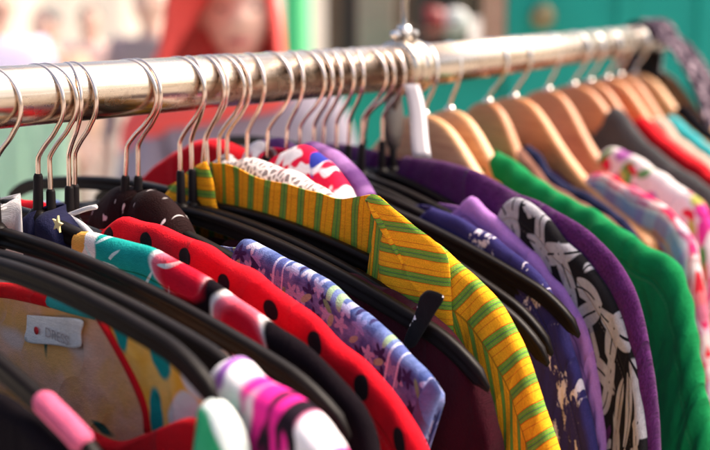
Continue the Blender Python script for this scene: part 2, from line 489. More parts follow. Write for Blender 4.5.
FB = {
 'yellow': fabric('yellow_striped_cotton', c_yellow, strength=.4, mottle=.22),
 'yellow_flap': fabric('yellow_striped_cotton_crosswise', c_yellow_flap, strength=.4, mottle=.22),
 'polka': fabric('red_cotton_black_dots', c_polka, mottle=.10, seam=0.0155),
 'denim': fabric('flowered_blue_denim', c_denim, weave=1800, mottle=.28, strength=.7),
 'denim_plain': fabric('plain_blue_denim', c_two((.07, .09, .24), (.15, .18, .38), 90), weave=1800, mottle=.3),
 'melon': fabric('black_watermelon_print', c_melon, mottle=.12, seam=0.014, sheen=0),
 'dress': fabric('flowered_yellow_viscose', c_dress, mottle=.1),
 'dress_in': fabric('flowered_viscose_wrong_side', c_dress_inside, mottle=.12),
 'magenta': fabric('white_and_magenta_print', c_magenta, mottle=.1),
 'green_print': fabric('bright_green_print', c_green_print),
 'navy': fabric('navy_splatter_print', c_navy, mottle=.2, seam=0.013),
 'leaf': fabric('black_grey_leaf_print', c_leaf, mottle=.2, seam=0.013),
 'plaid': fabric('checked_cotton', c_plaid),
 'floral': fabric('flowered_white_cotton', c_floral),
 'lace': fabric('white_crochet', c_lace, strength=.9, weave=500),
 'bandana': fabric('red_white_blue_cotton', c_bandana),
 'lilac_mix': fabric('lilac_satin', c_lilac_mix, rough=.6),
 'lilac': fabric('lilac_cotton', c_lilac, seam=0.012),
 'brown': fabric('dark_brown_embroidered', c_brown, rough=.7),
 'star': fabric('navy_jersey', c_star),
 'maroon': fabric('maroon_velvet', c_two((.026, .0022, .006), (.046, .0045, .010), 30), sheen=.05, mottle=.25),
 'purple': fabric('purple_wool_knit', c_two((.050, .008, .060), (.078, .014, .092), 60), weave=700, strength=.9, sheen=.08, mottle=.4),
 'green': fabric('green_jersey', c_two((.0035, .15, .042), (.008, .24, .068), 26), mottle=.2, weave=900, seam=.016),
 'grey': fabric('dark_grey_cotton', c_two((.055, .052, .052), (.085, .08, .08), 30)),
 'black': fabric('black_jersey', c_two((.006, .004, .006), (.011, .008, .010), 30), sheen=0),
 'red': fabric('red_jersey', c_two((.52, .006, .012), (.66, .012, .02), 20)),
 'pink': fabric('pink_terry', c_two((.60, .09, .18), (.72, .16, .27), 120), strength=.8),
 'white': fabric('white_cotton', c_two((.84, .79, .77), (.90, .86, .84), 30)),
 'beige': fabric('beige_linen', c_two((.52, .36, .27), (.62, .45, .35), 40)),
 'teal_f': fabric('turquoise_cotton', c_two((.03, .34, .36), (.05, .44, .46), 40)),
 'dark_plaid': fabric('dark_patterned_cloth', c_dark_plaid),
 'plum': fabric('plum_cotton', c_two((.07, .014, .06), (.10, .02, .09), 30)),
 'brown_knit': fabric('brown_knit', c_two((.17, .075, .05), (.24, .11, .08), 50)),
 'navy_plain': fabric('navy_cotton', c_two((.012, .014, .04), (.02, .022, .065), 30)),
}

# ------------------------------------------------------------------ setting: ground
k = NT('grey_paving', .9)
o_ = k.obj(); nz = k.noise(o_, 3, 6, .65)
k.color(k.mix(nz, (.26, .235, .21), (.40, .36, .32))); k.bump(k.noise(o_, 60, 4), .3, .004)
M_PAVE = k.m
tag(link_mesh('pavement', [(-60, -40, 0), (60, -40, 0), (60, 80, 0), (-60, 80, 0)], [(0, 1, 2, 3)], [M_PAVE], smooth=False), kind='structure')

# ------------------------------------------------------------------ the rack
mid = (RL + RC) / 2
rack = empty('clothes_rack', (RC[0], RC[1], 0))
tag(rack, 'brass tinted chrome clothes rail of two pipes clamped end to end, holding all the hangers', 'clothes rack')
ro = np.array([RC[0], RC[1], 0])
def rel(P, o): return [np.asarray(p, float) - o for p in P]
m = MB(); m.tube(rel([RL, RC - D1*.3, RC + D1 * .004], ro), RAIL_R, 48); m.build('rail', M_CHROME, rack)
m = MB(); m.tube(rel([RC - D2 * .002, RC + D2 * .3, RE], ro), RAIL_R * .985, 48); m.build('rail', M_CHROME_FAR, rack)
# clamp: split collar with ears, bolt, lever and the rod that rises from it
cl = RC - ro
m = MB()
rings = []
for t, r in ((-.013, .0175), (-.012, .0205), (-.004, .0210), (-.003, .0195), (.003, .0195), (.004, .0210), (.012, .0205), (.013, .0175)):
    c0 = cl + D1 * t
    side = unit(np.cross(D1, [0, 0, 1.0]))
    rings.append([c0 + r * (side * math.cos(2*PI*q/40) + np.array([0, 0, 1.0]) * math.sin(2*PI*q/40)) for q in range(40)])
m.loft(rings); clamp = m.build('clamp', M_CHROME, rack)
side = unit(np.cross(D1, [0, 0, 1.0]))
m = MB()
for t in (-.006, .006):
    c0 = cl + D1 * t + np.array([0, 0, .024])
    rr = []
    for w in (-.002, .002):
        rr.append([c0 + D1 * w + side * (.006 * math.cos(2*PI*q/20)) + np.array([0, 0, .0045 * math.sin(2*PI*q/20)]) for q in range(20)])
    m.loft(rr)
m.build('clamp_ear', M_DARKSTEEL, clamp)
m = MB(); m.tube([cl + D1 * -.014 + np.array([0, 0, .0245]), cl + D1 * .014 + np.array([0, 0, .0245])], .003, 12); m.build('bolt', M_STEEL, clamp)
m = MB(); m.tube([cl + np.array([0, 0, .02]), cl + np.array([0, 0, .031])], [.006, .005], 16)
m.tube([cl + np.array([0, 0, .03]), cl + np.array([0, 0, .36])], .0028, 12); m.build('upright_rod', M_STEEL, rack)
m = MB()
lp = []
for t, w, h in ((0, .006, .003), (.006, .009, .004), (.018, .0105, .005), (.030, .0095, .005), (.040, .006, .004), (.044, .002, .002)):
    c0 = cl - D1 * .012 + np.array([0, 0, -.018 - t])
    lp.append([c0 + D1 * (w * math.cos(2*PI*q/20)) + side * (h * math.sin(2*PI*q/20)) for q in range(20)])
m.loft(lp); m.build('clamp_lever', M_DARKSTEEL, rack)
for P, d in ((RL, D1), (RE, D2)):
    m = MB()
    p = P - ro
    m.tube([p + np.array([0, 0, -.0]), p + np.array([0, 0, -.4]), np.array([p[0], p[1], .03])], .0155, 24)
    m.build('upright', M_DARKSTEEL, rack)
    m = MB(); sd = unit(np.cross(d, [0, 0, 1.0]))
    m.tube([np.array([p[0], p[1], .03]) - sd * .25, np.array([p[0], p[1], .03]), np.array([p[0], p[1], .03]) + sd * .25], .0155, 20)
    m.build('foot', M_CHROME, rack)
    m = MB(); m.ball(p, .0205, (1, 1, 1), 18); m.build('end_cap', M_STEEL, rack)

# ------------------------------------------------------------------ hangers
HL = .222                                   # half length
BASE_B, BASE_W = -.0805, -.038
def drop_b(u): return .046 * (abs(u) / HL) ** 1.75
_WX = np.array([0, .012, .024, .039, .058, .08, .11, .15, .19, .23]); _WZ = np.array([0, .0006, .0030, .0095, .0240, .0420, .0610, .0790, .0930, .1040])
def drop_w(u):
    a = abs(u)
    return float(sum(np.interp(a + d, _WX, _WZ) for d in (-.008, -.004, 0, .004, .008)) / 5 - (.0006 if a < .004 else 0))

def hook_pts(zb, R=.0192, cz=-.0035):
    """stem up from zb, kink to +u, round the rail over the top and down the far side"""
    P = [(0, 0, zb)]
    P += [(0, 0, z) for z in np.linspace(zb, -.036, 6)[1:]]
    P += [(.0015, 0, -.0325), (.006, 0, -.0265), (.0115, 0, -.0205)]
    for w in np.linspace(math.radians(-40), math.radians(205), 30):
        P.append((R * math.cos(w), 0, cz + R * math.sin(w)))
    return spline(P, .0022)

def ibeam(w, h, fl, web):
    return [(-w, h), (-w*.6, h + .0012), (w*.6, h + .0012), (w, h), (w, h - fl), (web, h - fl - .0008), (web, -h + fl + .0008), (w*.85, -h + fl), (w*.85, -h), (w*.4, -h - .0006), (-w*.4, -h - .0006), (-w*.85, -h), (-w*.85, -h + fl), (-web, -h + fl + .0008), (-web, h - fl - .0008), (-w, h - fl)]

def build_black_meshes():
    hook = MB(); hook.tube(hook_pts(BASE_B + .004), .0014, 10)
    sh = MB(); sh.tube([(0, 0, BASE_B - .002), (0, 0, BASE_B + .006), (0, 0, BASE_B + .026), (0, 0, BASE_B + .0275)], [.0042, .0030, .0026, .0020], 14)
    body = MB(); rings = []
    n = 72
    for i in range(n + 1):
        u = -HL + 2 * HL * i / n
        e = 1.0
        dz = drop_b(u)
        q = abs(u) / HL
        if q > .96: e = math.sqrt(max(.04, 1 - ((q - .96) / .04) ** 2))
        dz += .010 * max(0, (q - .84) / .16) ** 2
        hh = .0037 * (1.12 - .12 * q) * e; ww = .0037 * (1 - .15 * q) * e
        slope = (drop_b(u + .001) - drop_b(u - .001)) / .002
        ca, sa = 1 / math.hypot(1, slope), -slope / math.hypot(1, slope)
        sec = ibeam(ww, hh, .0021 * e, .0026 * e)
        rings.append([(u - z * sa, v, BASE_B - dz + z * ca) for v, z in sec])
    body.loft(rings)
    # swelling round the neck
    nk = MB(); nk.tube([(0, 0, BASE_B - .0075), (0, 0, BASE_B - .005), (0, 0, BASE_B + .004), (0, 0, BASE_B + .0075)], [.004, .0062, .0062, .0035], 18)
    return hook, sh, body, nk

def build_wood_meshes():
    hook = MB(); hook.tube(hook_pts(BASE_W - .004), .0015, 10)
    body = MB(); rings = []
    n = 80
    for i in range(n + 1):
        u = -HL + 2 * HL * i / n; q = abs(u) / HL
        zt = BASE_W - drop_w(u)
        hgt = .044 - .018 * q ** .9
        e = 1.0
        if q > .95: e = math.sqrt(max(.05, 1 - ((q - .95) / .05) ** 2))
        th = .0058 + .003 * q
        voff = -.018 * q * q          # shoulders sweep forward
        sec = []
        for j in range(20):
            w = 2 * PI * j / 20
            x = math.copysign(abs(math.cos(w)) ** .55, math.cos(w)); z = math.copysign(abs(math.sin(w)) ** .55, math.sin(w))
            sec.append((u, voff + th * e * x, zt - hgt / 2 + hgt / 2 * e * z))
        rings.append(sec)
    body.loft(rings)
    fer = MB(); fer.tube([(0, 0, BASE_W - .002), (0, 0, BASE_W + .003)], [.005, .0035], 14)
    return hook, fer, body

def me_of(mb, name, m):
    o = mb.build(name, m); me = o.data; bpy.data.objects.remove(o); return me
_h, _s, _b, _n = build_black_meshes()
BLACK_PARTS = [('hook', me_of(_h, 'hook', M_HOOK)), ('hook_sleeve', me_of(_s, 'hook_sleeve', M_SHEATH)), ('arms', me_of(_b, 'arms', M_BLACK)), ('neck', me_of(_n, 'neck', M_BLACK))]
_h, _f, _b = build_wood_meshes()
WOOD_PARTS = [('hook', me_of(_h, 'hook', M_STEEL)), ('ferrule', me_of(_f, 'ferrule', M_STEEL)), ('arms', me_of(_b, 'arms', M_WOOD))]

RH = random.Random(5)
WOODS = [M_WOOD, wood_mat('pale_beech', (.58, .27, .11), (.74, .42, .19)), wood_mat('reddish_beech', (.44, .15, .05), (.60, .25, .09))]
class Frame: pass
def perp(d):                      # horizontal, square to the rail, pointing to the right and to the viewer
    return unit(np.array([d[1], -d[0], 0]))
HANGERS = {}
GROUPS = {'black': 'black plastic hangers on the rail', 'wood': 'wooden hangers on the rail'}
def hanger(key, stem, label, tip=None, kind='black', yaw=0.0, roll=0.0, yl=(-3, 3), rl=(-5, 5), kl=(.93, 1.10), kx=1.0, lift=0.0):
    P, d = rail_point(stem)
    u0 = perp(d); a0 = math.atan2(u0[1], u0[0])
    base, drop = (BASE_B, drop_b) if kind == 'black' else (BASE_W - .02, drop_w)
    base += lift
    if tip is not None:
        best = None
        for y, r, k1 in ((y, r, k1) for y in np.linspace(*yl, 9) for r in np.linspace(*rl, 17) for k1 in np.linspace(*kl, 7)):
            U = np.array([math.cos(a0 + math.radians(y)), math.sin(a0 + math.radians(y)), 0])
            u, z = HL * k1, base - drop(HL)
            c, s = math.cos(math.radians(r)), math.sin(math.radians(r))
            Q = P + U * (u * c - z * s) + np.array([0, 0, u * s + z * c])
            x, yy = proj(Q)
            e = math.hypot(x - tip[0], yy - tip[1]) + .25 * abs(r) + .3 * abs(y) + 12 * abs(k1 - 1)
            if best is None or e < best[0]: best = (e, y, r, k1, x, yy)
        yaw, roll, kx = best[1:4]
        if DBG: print('HANGER', key, 'stem', stem, 'err %.1f yaw %.1f roll %.1f k %.2f tip (%.0f,%.0f)' % best)
    ang = a0 + math.radians(yaw)
    fr = Frame(); fr.P = P; fr.ang = ang
    fr.U = np.array([math.cos(ang), math.sin(ang), 0]); fr.V = np.array([-math.sin(ang), math.cos(ang), 0])
    fr.roll = math.radians(roll); fr.kind = kind; fr.base = base; fr.drop = drop
    root = empty('clothes_hanger', P)
    root.rotation_euler = (0, -math.radians(roll), ang)
    # the hook rests on the top of the rail, so the hanger hangs a hair lower
    tag(root, label, 'hanger', GROUPS[kind])
    for nm, me in (BLACK_PARTS if kind == 'black' else WOOD_PARTS):
        c = bpy.data.objects.new(nm, me); COL.objects.link(c); c.parent = root
        if nm != 'hook': c.location = (0, 0, lift)
        if nm == 'arms':
            c.scale = (kx, 1, 1)
            if kind == 'wood':
                c.material_slots[0].link = 'OBJECT'; c.material_slots[0].material = WOODS[int(stem * 7) % 3]
        if nm == 'hook': c.rotation_euler = (0, 0, math.radians(RH.uniform(-17, 17)))
    fr.root = root
    HANGERS[key] = fr
    return fr

def on_plane(fr, px, py, voff=0.0):
    """(u, z) on the hanger's own upright plane of a point seen at a pixel; z is measured from the rail axis"""
    O = fr.P + fr.V * voff
    d = ray(px, py); t = ((O - CAM) @ fr.V) / (d @ fr.V)
    Q = CAM + d * t
    return float((Q - O) @ fr.U), float(Q[2] - O[2])

def fr_world(fr, u, v, z): return fr.P + fr.U * u + fr.V * v + np.array([0, 0, z])

# ------------------------------------------------------------------ garments
def wav(seed, n=5, lo=18, hi=70):
    r = np.random.RandomState(seed)
    w = [(r.uniform(lo, hi), r.uniform(-9, 9), r.uniform(0, 6.28), r.uniform(.4, 1)) for _ in range(n)]
    def f(a, d): return sum(am * np.sin(fa * a + fd * d + ph) for fa, fd, ph, am in w) / n
    return f

def garment(name, hk, label, cat, mats, Spx, NB=None, nf=.05, nfp=2.0, nb=-.004, nbp=2.0, tm=.0048, L=.62, fold=.006, seed=1, voff=0.0,
            ridge=None, grow=1.2, left=None, group=None, mirror=1.0, ldrop=0.0, sides=(-1, 1), uz=False, hem_w=None, step=.0032, rows=64, rr=.0052, crumple=.0012):
    fr = HANGERS[hk]
    S_ = [tuple(p) for p in Spx] if uz else [on_plane(fr, *p, voff) for p in Spx]
    # carry the edge on below the picture
    S_ = np.array(S_)
    dv = unit(S_[-1] - S_[-2]); 
    if S_[-1][1] > -L:
        p = S_[-1]; S_ = np.vstack([S_, p + dv * .04 + np.array([0, -.03]), p + dv * .06 + np.array([0, -.12]), [p[0] + dv[0] * .08, min(-L + .05, p[1] - .2)]])
    sh = spline(S_, step)
    nu, zn = sh[0]
    if NB is not None:
        nbp = np.array([on_plane(fr, *p, voff) for p in NB] + [(nu, zn)])
        nbk = spline(nbp, step)
    else:
        uu = np.linspace(0, nu, max(3, int(abs(nu) / step)))
        nbk = np.stack([uu, zn + nb * (1 - np.abs(uu / nu) ** nbp)], 1)
    uu = nbk[:, 0]
    nfr = np.stack([uu, zn - nf * (1 - np.clip(np.abs(uu / nu), 0, 1) ** nfp)], 1)
    if left is not None:
        shL = spline(np.array([on_plane(fr, *p, voff) for p in left]), step)
    else:
        shL = sh * np.array([-1, 1])
    def full(neck):
        nl = neck * np.array([-1, 1])
        return np.vstack([shL[::-1], nl[::-1][1:], neck[1:-1] if len(neck) > 2 else neck[:0], sh]), len(shL), len(shL) + 2 * len(neck) - 3
    f1 = wav(seed, 5, 16, 60); f2 = wav(seed + 50, 5, 25, 85); f3 = wav(seed + 90, 7, 70, 300)
    hemz = -L
    V, Fc, UVs, MI = [], [], [], []
    for side, neck in ((-1, nfr), (1, nbk)):
        if side not in sides: continue
        C, iL, iR = full(neck)
        n = len(C)
        if left is None and (ldrop or mirror != 1):
            ng = C[:, 0] < 0; C = C.copy(); C[ng, 1] += ldrop * C[ng, 0]; C[ng, 0] *= mirror
        seg = np.r_[0, np.cumsum(np.linalg.norm(np.diff(C, axis=0), axis=1))]
        a = seg - seg[min(iR, n - 1)]
        mid_ = (seg[iL] + seg[min(iR, n - 1)]) / 2
        aR = seg - seg[min(iR, n - 1)]; 
        asym = np.where(seg < mid_, -(seg - seg[iL - 1]), aR)      # measured outward from either neck point
        W = hem_w or (sh[:, 0].max() * .93)
        WL = abs(shL[:, 0].min()) * .93
        fr_ = (seg / seg[-1]) * 2 - 1
        Eu = np.where(fr_ < 0, fr_ * WL, fr_ * W)
        E = np.stack([Eu, np.full(n, hemz)], 1)
        E[:, 1] = np.minimum(hemz, C[:, 1] - .03)
        j = np.linspace(0, 1, rows) ** 1.9
        open_ = np.zeros(n)
        inside = (np.arange(n) >= iL) & (np.arange(n) < iR)
        ctr = (seg - mid_) / max(1e-6, (seg[min(iR, n-1)] - seg[iL]) / 2)
        open_[inside] = np.clip(1 - np.abs(ctr[inside]) ** 3, 0, 1)
        ln = np.linalg.norm(E - C, axis=1)
        Pu = C[:, 0][:, None] * (1 - j) + E[:, 0][:, None] * j
        Pz = C[:, 1][:, None] * (1 - j) + E[:, 1][:, None] * j
        # columns leave the edge square-on, then fall
        D = ln[:, None] * j
        A = np.repeat(asym[:, None], rows, 1)
        de = D + open_[:, None] * .012
        T = tm * np.sqrt(np.clip(1 - (1 - np.clip(de / rr, 0, 1)) ** 2, 0, 1)) * (1 + grow * D)
        if ridge: T = T * (1 + ridge[1] * np.sin(2 * PI * A / ridge[0]) * np.exp(-D / .024))
        rampd = np.clip(D / .10, 0, 1)
        Wv = fold * f1(A * 1.0 + 3 * (Pu < 0), D) * (0.22 + rampd)
        Fv = fold * .55 * f2(A + side, D * .6) * rampd
        Cv = crumple * 1.6 * f3(A, D * 14) * np.clip(D / .006, 0, 1)
        v = side * (T + Fv + Cv) + Wv + voff
        Pz = Pz + .0022 * f3(A * .7, D * 9) * np.exp(-D / .02) + crumple * f3(A + 4, D * 5) * 1.2
        base = len(V)
        pts = fr.P + Pu[..., None] * fr.U + v[..., None] * fr.V + Pz[..., None] * np.array([0, 0, 1.0])
        V += list(pts.reshape(-1, 3)); UVs += list(np.stack([A, D], -1).reshape(-1, 2))
        for i in range(n - 1):
            b0 = base + i * rows; b1 = b0 + rows
            for r in range(rows - 1):
                q = (b0 + r, b0 + r + 1, b1 + r + 1, b1 + r)
                Fc.append(q if side < 0 else q[::-1]); MI.append(0 if side < 0 else min(1, len(mats) - 1))
    org = fr_world(fr, 0, voff, BASE_B)
    V = np.array(V) - org
    root = link_mesh(name, V, Fc, mats, None, True, UVs, MI)
    root.location = tuple(org)
    me = root.data
    bm = bmesh.new(); bm.from_mesh(me); bmesh.ops.remove_doubles(bm, verts=bm.verts, dist=2e-5)
    bm.to_mesh(me); bm.free()
    sm = root.modifiers.new('Solidify', 'SOLIDIFY'); sm.thickness = .0009; sm.offset = 0
    tag(root, label, cat, group)
    fr.org = org
    root['_'] = 0; del root['_']
    return root

def panel(name, hk, outline, mat, parent, v0, bulge=.002, thick=.0012, mat_uv=True, curl=0.0, lead=1):
    """a shaped flat piece of cloth (collar point, tag) cut to an outline on the hanger's plane and puffed a little"""
    fr = HANGERS[hk]
    P = np.array([on_plane(fr, *p, v0) for p in outline])
    c = P.mean(0); n = len(P)
    edge = spline(np.vstack([P, P[:1]]), .002)[:-1]
    V, UV = [], []
    org = np.array(parent.location) if parent else np.zeros(3)
    K = 9
    for kx in range(K):
        s = 1 - kx / (K - 1)
        for q in edge:
            p = c + (q - c) * s
            b = bulge * math.sqrt(max(0, 1 - s * s)) + curl * math.sin(60 * (p[0] + p[1]))
            V.append(fr_world(fr, p[0], v0 - b, p[1]) - org); UV.append((p[0], -p[1]))
    m_ = len(edge); Fc = []
    for kx in range(K - 1):
        for i in range(m_):
            i2 = (i + 1) % m_
            Fc.append((kx*m_+i, kx*m_+i2, (kx+1)*m_+i2, (kx+1)*m_+i))
    o = link_mesh(name, V, Fc, [mat], parent, True, UV)
    s = o.modifiers.new('Solidify', 'SOLIDIFY'); s.thickness = thick; s.offset = 1
    return o

def cord(name, hk, pts, r, mat, parent, v0, n=10, flat=None):
    """a piping or strap that follows points seen on the hanger's plane"""
    fr = HANGERS[hk]
    org = np.array(parent.location) if parent else np.zeros(3)
    P = [fr_world(fr, *(lambda q: (q[0], v0, q[1]))(on_plane(fr, *p, v0))) - org for p in pts]
    P = spline(np.array(P), .003)
    m = MB(); m.tube(P, r(len(P)) if callable(r) else r, n); o = m.build(name, mat, parent)
    # texture coordinates along the cord for patterned cloth
    me = o.data; lay = me.uv_layers.new(name='UVMap')
    idx = np.empty(len(me.loops), dtype=np.int32); me.loops.foreach_get('vertex_index', idx)
    uv = np.stack([(idx // n) * .003, (idx % n) * .0015], 1).astype(np.float32)
    lay.data.foreach_set('uv', uv.ravel())
    return o

#==BUILD==
# ---------------- black hangers, front to back
hanger('A', -150, 'black hanger at the bottom left corner with a pink strap on its arm', yaw=0, roll=-1, kx=.9)
hanger('B', -64, 'black hanger whose arm ends under the bright green vest, second from the front', yaw=-2, roll=8, kx=.9)
hanger('B2', -40, 'black hanger carrying the white and magenta top and flowered dress', yaw=0, roll=5.5, kx=.94)
hanger('C', -4, 'bare black hanger whose long arm crosses the whole watermelon shirt', yaw=4, roll=-1, kx=1.07, lift=.006)
hanger('D', 43, 'black hanger carrying the black shirt with watermelon print', (345, 432), yl=(0, 5), lift=.009)
hanger('E', 52, 'black hanger with the small navy star top at its neck', yaw=3, roll=-1.5)
hanger('E2', 72, 'black hanger with white straps knotted beside the watermelon shirt', yaw=1, roll=-3)
hanger('G', 79, 'black hanger inside the red polka dot top', (385, 425), yl=(0, 4))
hanger('Fh', 133, 'black hanger with the dark brown embroidered top bunched at its neck', yaw=-2, roll=-8, kx=.52)
hanger('H', 141, 'black hanger inside the flowered denim shirt', (412, 392), yl=(-3, -2))
hanger('I', 181, 'black hanger with bare arm ending in front of the yellow striped shirt, maroon top below', (489, 371), yl=(-3, -1.5), rl=(-8, 5), kl=(.95, 1.14))
hanger('I2', 192, 'bare black hanger running just above the arm over the maroon top', (468, 350), yl=(-2.5, -1))
hanger('J', 205, 'black hanger inside the yellow striped shirt', (466, 318), yl=(-.6, 0))
hanger('J2', 212, 'bare black hanger arching behind the copper hooks left of the yellow collar', yaw=0, roll=-9, kx=.95)
hanger('K', 230, 'black hanger under the white crochet top', yaw=0, roll=-3, kx=.84)
hanger('K2', 271, 'black hanger holding the red white and blue cotton top', yaw=0, roll=-4, kx=.76)
hanger('L', 291, 'black hanger whose arm tip shows in front of the navy splatter shirt', (552, 352))
hanger('L2', 316, 'bare black hanger with the long arm crossing the navy and lilac tops', (581, 320))
hanger('M', 338, 'black hanger inside the navy splatter shirt', (566, 312), yl=(-6, -4))
hanger('N', 364, 'black hanger inside the lilac top', (578, 306), yl=(-9, -7))
hanger('O', 375, 'black hanger inside the black leaf print shirt', yaw=-11, roll=-14, kx=.9)
hanger('P', 392, 'black hanger inside the purple knitted sweater', (628, 290), yl=(-15, -13))
hanger('X1', 221, 'bare black hanger tucked between the yellow striped shirt and the crochet top', yaw=-.5, roll=-2, kx=.8)
hanger('X2', 250, 'bare black hanger between the crochet top and the red white and blue top', yaw=-.5, roll=-3, kx=.78)
hanger('X3', 304, 'bare black hanger between the lilac satin top and the long arm crossing the navy shirt', yaw=-2, roll=-5, kx=.98)
hanger('X4', 327, 'bare black hanger just in front of the navy splatter shirt hanger', yaw=-3, roll=-4, kx=.9)
hanger('X5', 352, 'bare black hanger between the navy splatter shirt and the lilac top', yaw=-7, roll=-4, kx=.9)
hanger('X6', 384, 'bare black hanger between the leaf print shirt and the purple sweater', yaw=-12.5, roll=-2, kx=.85)
# ---------------- wooden hangers on the far pipe
WY = (-32, -28)
hanger('W1', 424, 'wooden hanger nearest the rail clamp, behind the purple sweater', None, 'wood', -24, 0, kx=.88)
hanger('W2', 448, 'wooden hanger carrying the green cardigan, second behind the clamp', None, 'wood', -27, 3, kx=.76)
hanger('W3', 488, 'small looking wooden hanger above the brown knit, behind the green cardigan', None, 'wood', -29, -1, kx=.62)
hanger('W4', 513, 'broad wooden hanger whose bare arm ends in the checked shirt', None, 'wood', -30.9, 1.5, kx=.92)
hanger('W5', 548, 'wooden hanger inside the white flowered blouse', None, 'wood', -30.6, -1, kx=.80)
hanger('W6', 572, 'wooden hanger inside the dark grey top', None, 'wood', -31.5, 2.5, kx=.92)
hanger('W7', 590, 'wooden hanger with the red top behind the dark grey one', None, 'wood', -31.2, -2, kx=.92)
hanger('W8', 606, 'wooden hanger holding the beige linen top', None, 'wood', -30.6, 1, kx=.92)
hanger('W9', 620, 'wooden hanger holding the turquoise top near the rail end', None, 'wood', -30.9, -1.5, kx=.92)
hanger('W11', 652, 'last wooden hanger, right against the dark scarf at the rail end', None, 'wood', -31, 1, kx=.92)
hanger('W10', 634, 'wooden hanger inside the black top near the rail end', None, 'wood', -31.2, 2, kx=.92)

# ---------------- garments, front to back
g = garment('top', 'A', 'black top hanging at the bottom left corner with a pink strap', 'top', [FB['black']],
            [(-70, 378), (0, 398), (50, 432), (95, 478), (112, 530)], nf=.05, seed=3, tm=.006)
cord('strap', 'A', [(40, 398), (56, 414), (71, 429), (86, 446)], lambda n: [.0052 * min(1, .72 + .3 * i, .72 + .3 * (n - 1 - i)) for i in range(n)], FB['pink'], g, -.001, 16)

g = garment('vest_top', 'B', 'bright green vest top with pale edge at the bottom of the rack', 'vest top', [FB['green_print']],
            [(212, 399), (222, 407), (234, 432), (240, 470)], nf=.25, nfp=9, nb=-.25, nbp=9, seed=5, tm=.007, voff=-.002)

g = garment('blouse', 'B2', 'white and magenta blouse with black blotches at bottom centre', 'blouse', [FB['magenta']],
            [(226, 366), (236, 361), (262, 380), (298, 403), (326, 432), (342, 470)], nf=.25, nfp=7, nb=-.25, nbp=8, seed=8, tm=.009, fold=.010, voff=-.001)

dress = garment('dress', 'B2', 'orange flowered dress with teal leaves, red neck binding and a white label', 'dress', [FB['dress_in']],
            [(97, 312), (125, 316), (160, 333), (190, 358), (214, 395), (222, 440), (226, 480)],
            NB=[(-40, 292), (0, 291), (50, 300), (80, 307)], nf=.118, nfp=3.2, seed=11, tm=.004, voff=.012, fold=.005, sides=(1,))
panel('front_panel', 'B2', [(97, 312), (125, 316), (160, 333), (190, 358), (214, 395), (222, 440), (226, 480), (190, 480), (152, 446), (147, 420), (141, 394), (130, 370), (115, 343)], FB['dress'], dress, .0065, .003, .0012)
cord('neck_binding', 'B2', [(97, 314), (115, 344), (133, 378), (145, 408), (148, 432)], .0019, FB['red'], dress, .004)
cord('neck_binding', 'B2', [(-40, 291), (0, 290), (26, 294), (52, 300)], .0042, FB['red'], dress, .0165)
cord('neck_binding', 'B2', [(52, 300), (72, 306), (96, 312)], .0040, FB['teal_f'], dress, .0165)
panel('bodice', 'B2', [(80, 420), (100, 434), (122, 441), (150, 432), (197, 419), (205, 470), (140, 520), (70, 500), (30, 420)], FB['red'], dress, -.004, .004)
# sewn-in label with a red spot and grey lettering
lab = panel('care_label', 'B2', [(27, 315), (54, 317), (81.5, 320), (80.5, 333), (79, 347.5), (53, 345), (26, 341.5), (26.5, 328)], FB['white'], dress, .0125, .0002, .0004)
fr = HANGERS['B2']
def text_on(hk, px, py, body, size, mat, parent, v0, roll=0.0, name='lettering'):
    fr = HANGERS[hk]
    u, z = on_plane(fr, px, py, v0)
    cu = bpy.data.curves.new(name, 'FONT'); cu.body = body; cu.size = size; cu.extrude = .0001
    cu.align_x = 'LEFT'; cu.align_y = 'CENTER'
    t = bpy.data.objects.new(name, cu); COL.objects.link(t); cu.materials.append(mat)
    mtx = Matrix(((fr.U[0], 0, -fr.V[0]), (fr.U[1], 0, -fr.V[1]), (0, 1, 0))).to_4x4()
    wld = fr_world(fr, u, v0, z)
    dg = bpy.context.evaluated_depsgraph_get()
    me = bpy.data.meshes.new_from_object(t.evaluated_get(dg))
    bpy.data.objects.remove(t)
    o = bpy.data.objects.new(name, me); COL.objects.link(o); me.materials.clear(); me.materials.append(mat)
    mtx = Matrix.Translation(Vector(wld - np.array(parent.location))) @ mtx @ Matrix.Rotation(roll, 4, 'Z')
    o.parent = parent; o.matrix_local = mtx
    return o
M_INK = simple('grey_thread', (.42, .36, .36), .8)
M_REDINK = simple('red_thread', (.55, .01, .02), .8)
lab.parent = dress
t = text_on('B2', 45, 332, 'DRESS', .0072, M_INK, dress, .0111, -.06); t.parent = lab
m = MB(); u, z = on_plane(fr, 36.5, 330.5, .0112)
c0 = fr_world(fr, u, .0112, z) - np.array(dress.location)
m.loft([[c0 + fr.U * (.0018 * math.cos(q * PI / 10)) + np.array([0, 0, .0021 * math.sin(q * PI / 10)]) + fr.V * w for q in range(20)] for w in (0, -.0003)])
o = m.build('red_spot', M_REDINK, dress); o.parent = lab

g = garment('shirt', 'D', 'black shirt printed with watermelon wedges and teal leaves', 'shirt', [FB['melon']],
            [(80, 233), (96, 233), (114, 237), (156, 253), (199, 272), (240, 303), (287, 334), (316, 357), (345, 385), (365, 415), (376, 455)],
            nf=.12, nfp=2.5, seed=14, tm=.0046, fold=0.007, voff=0.0)

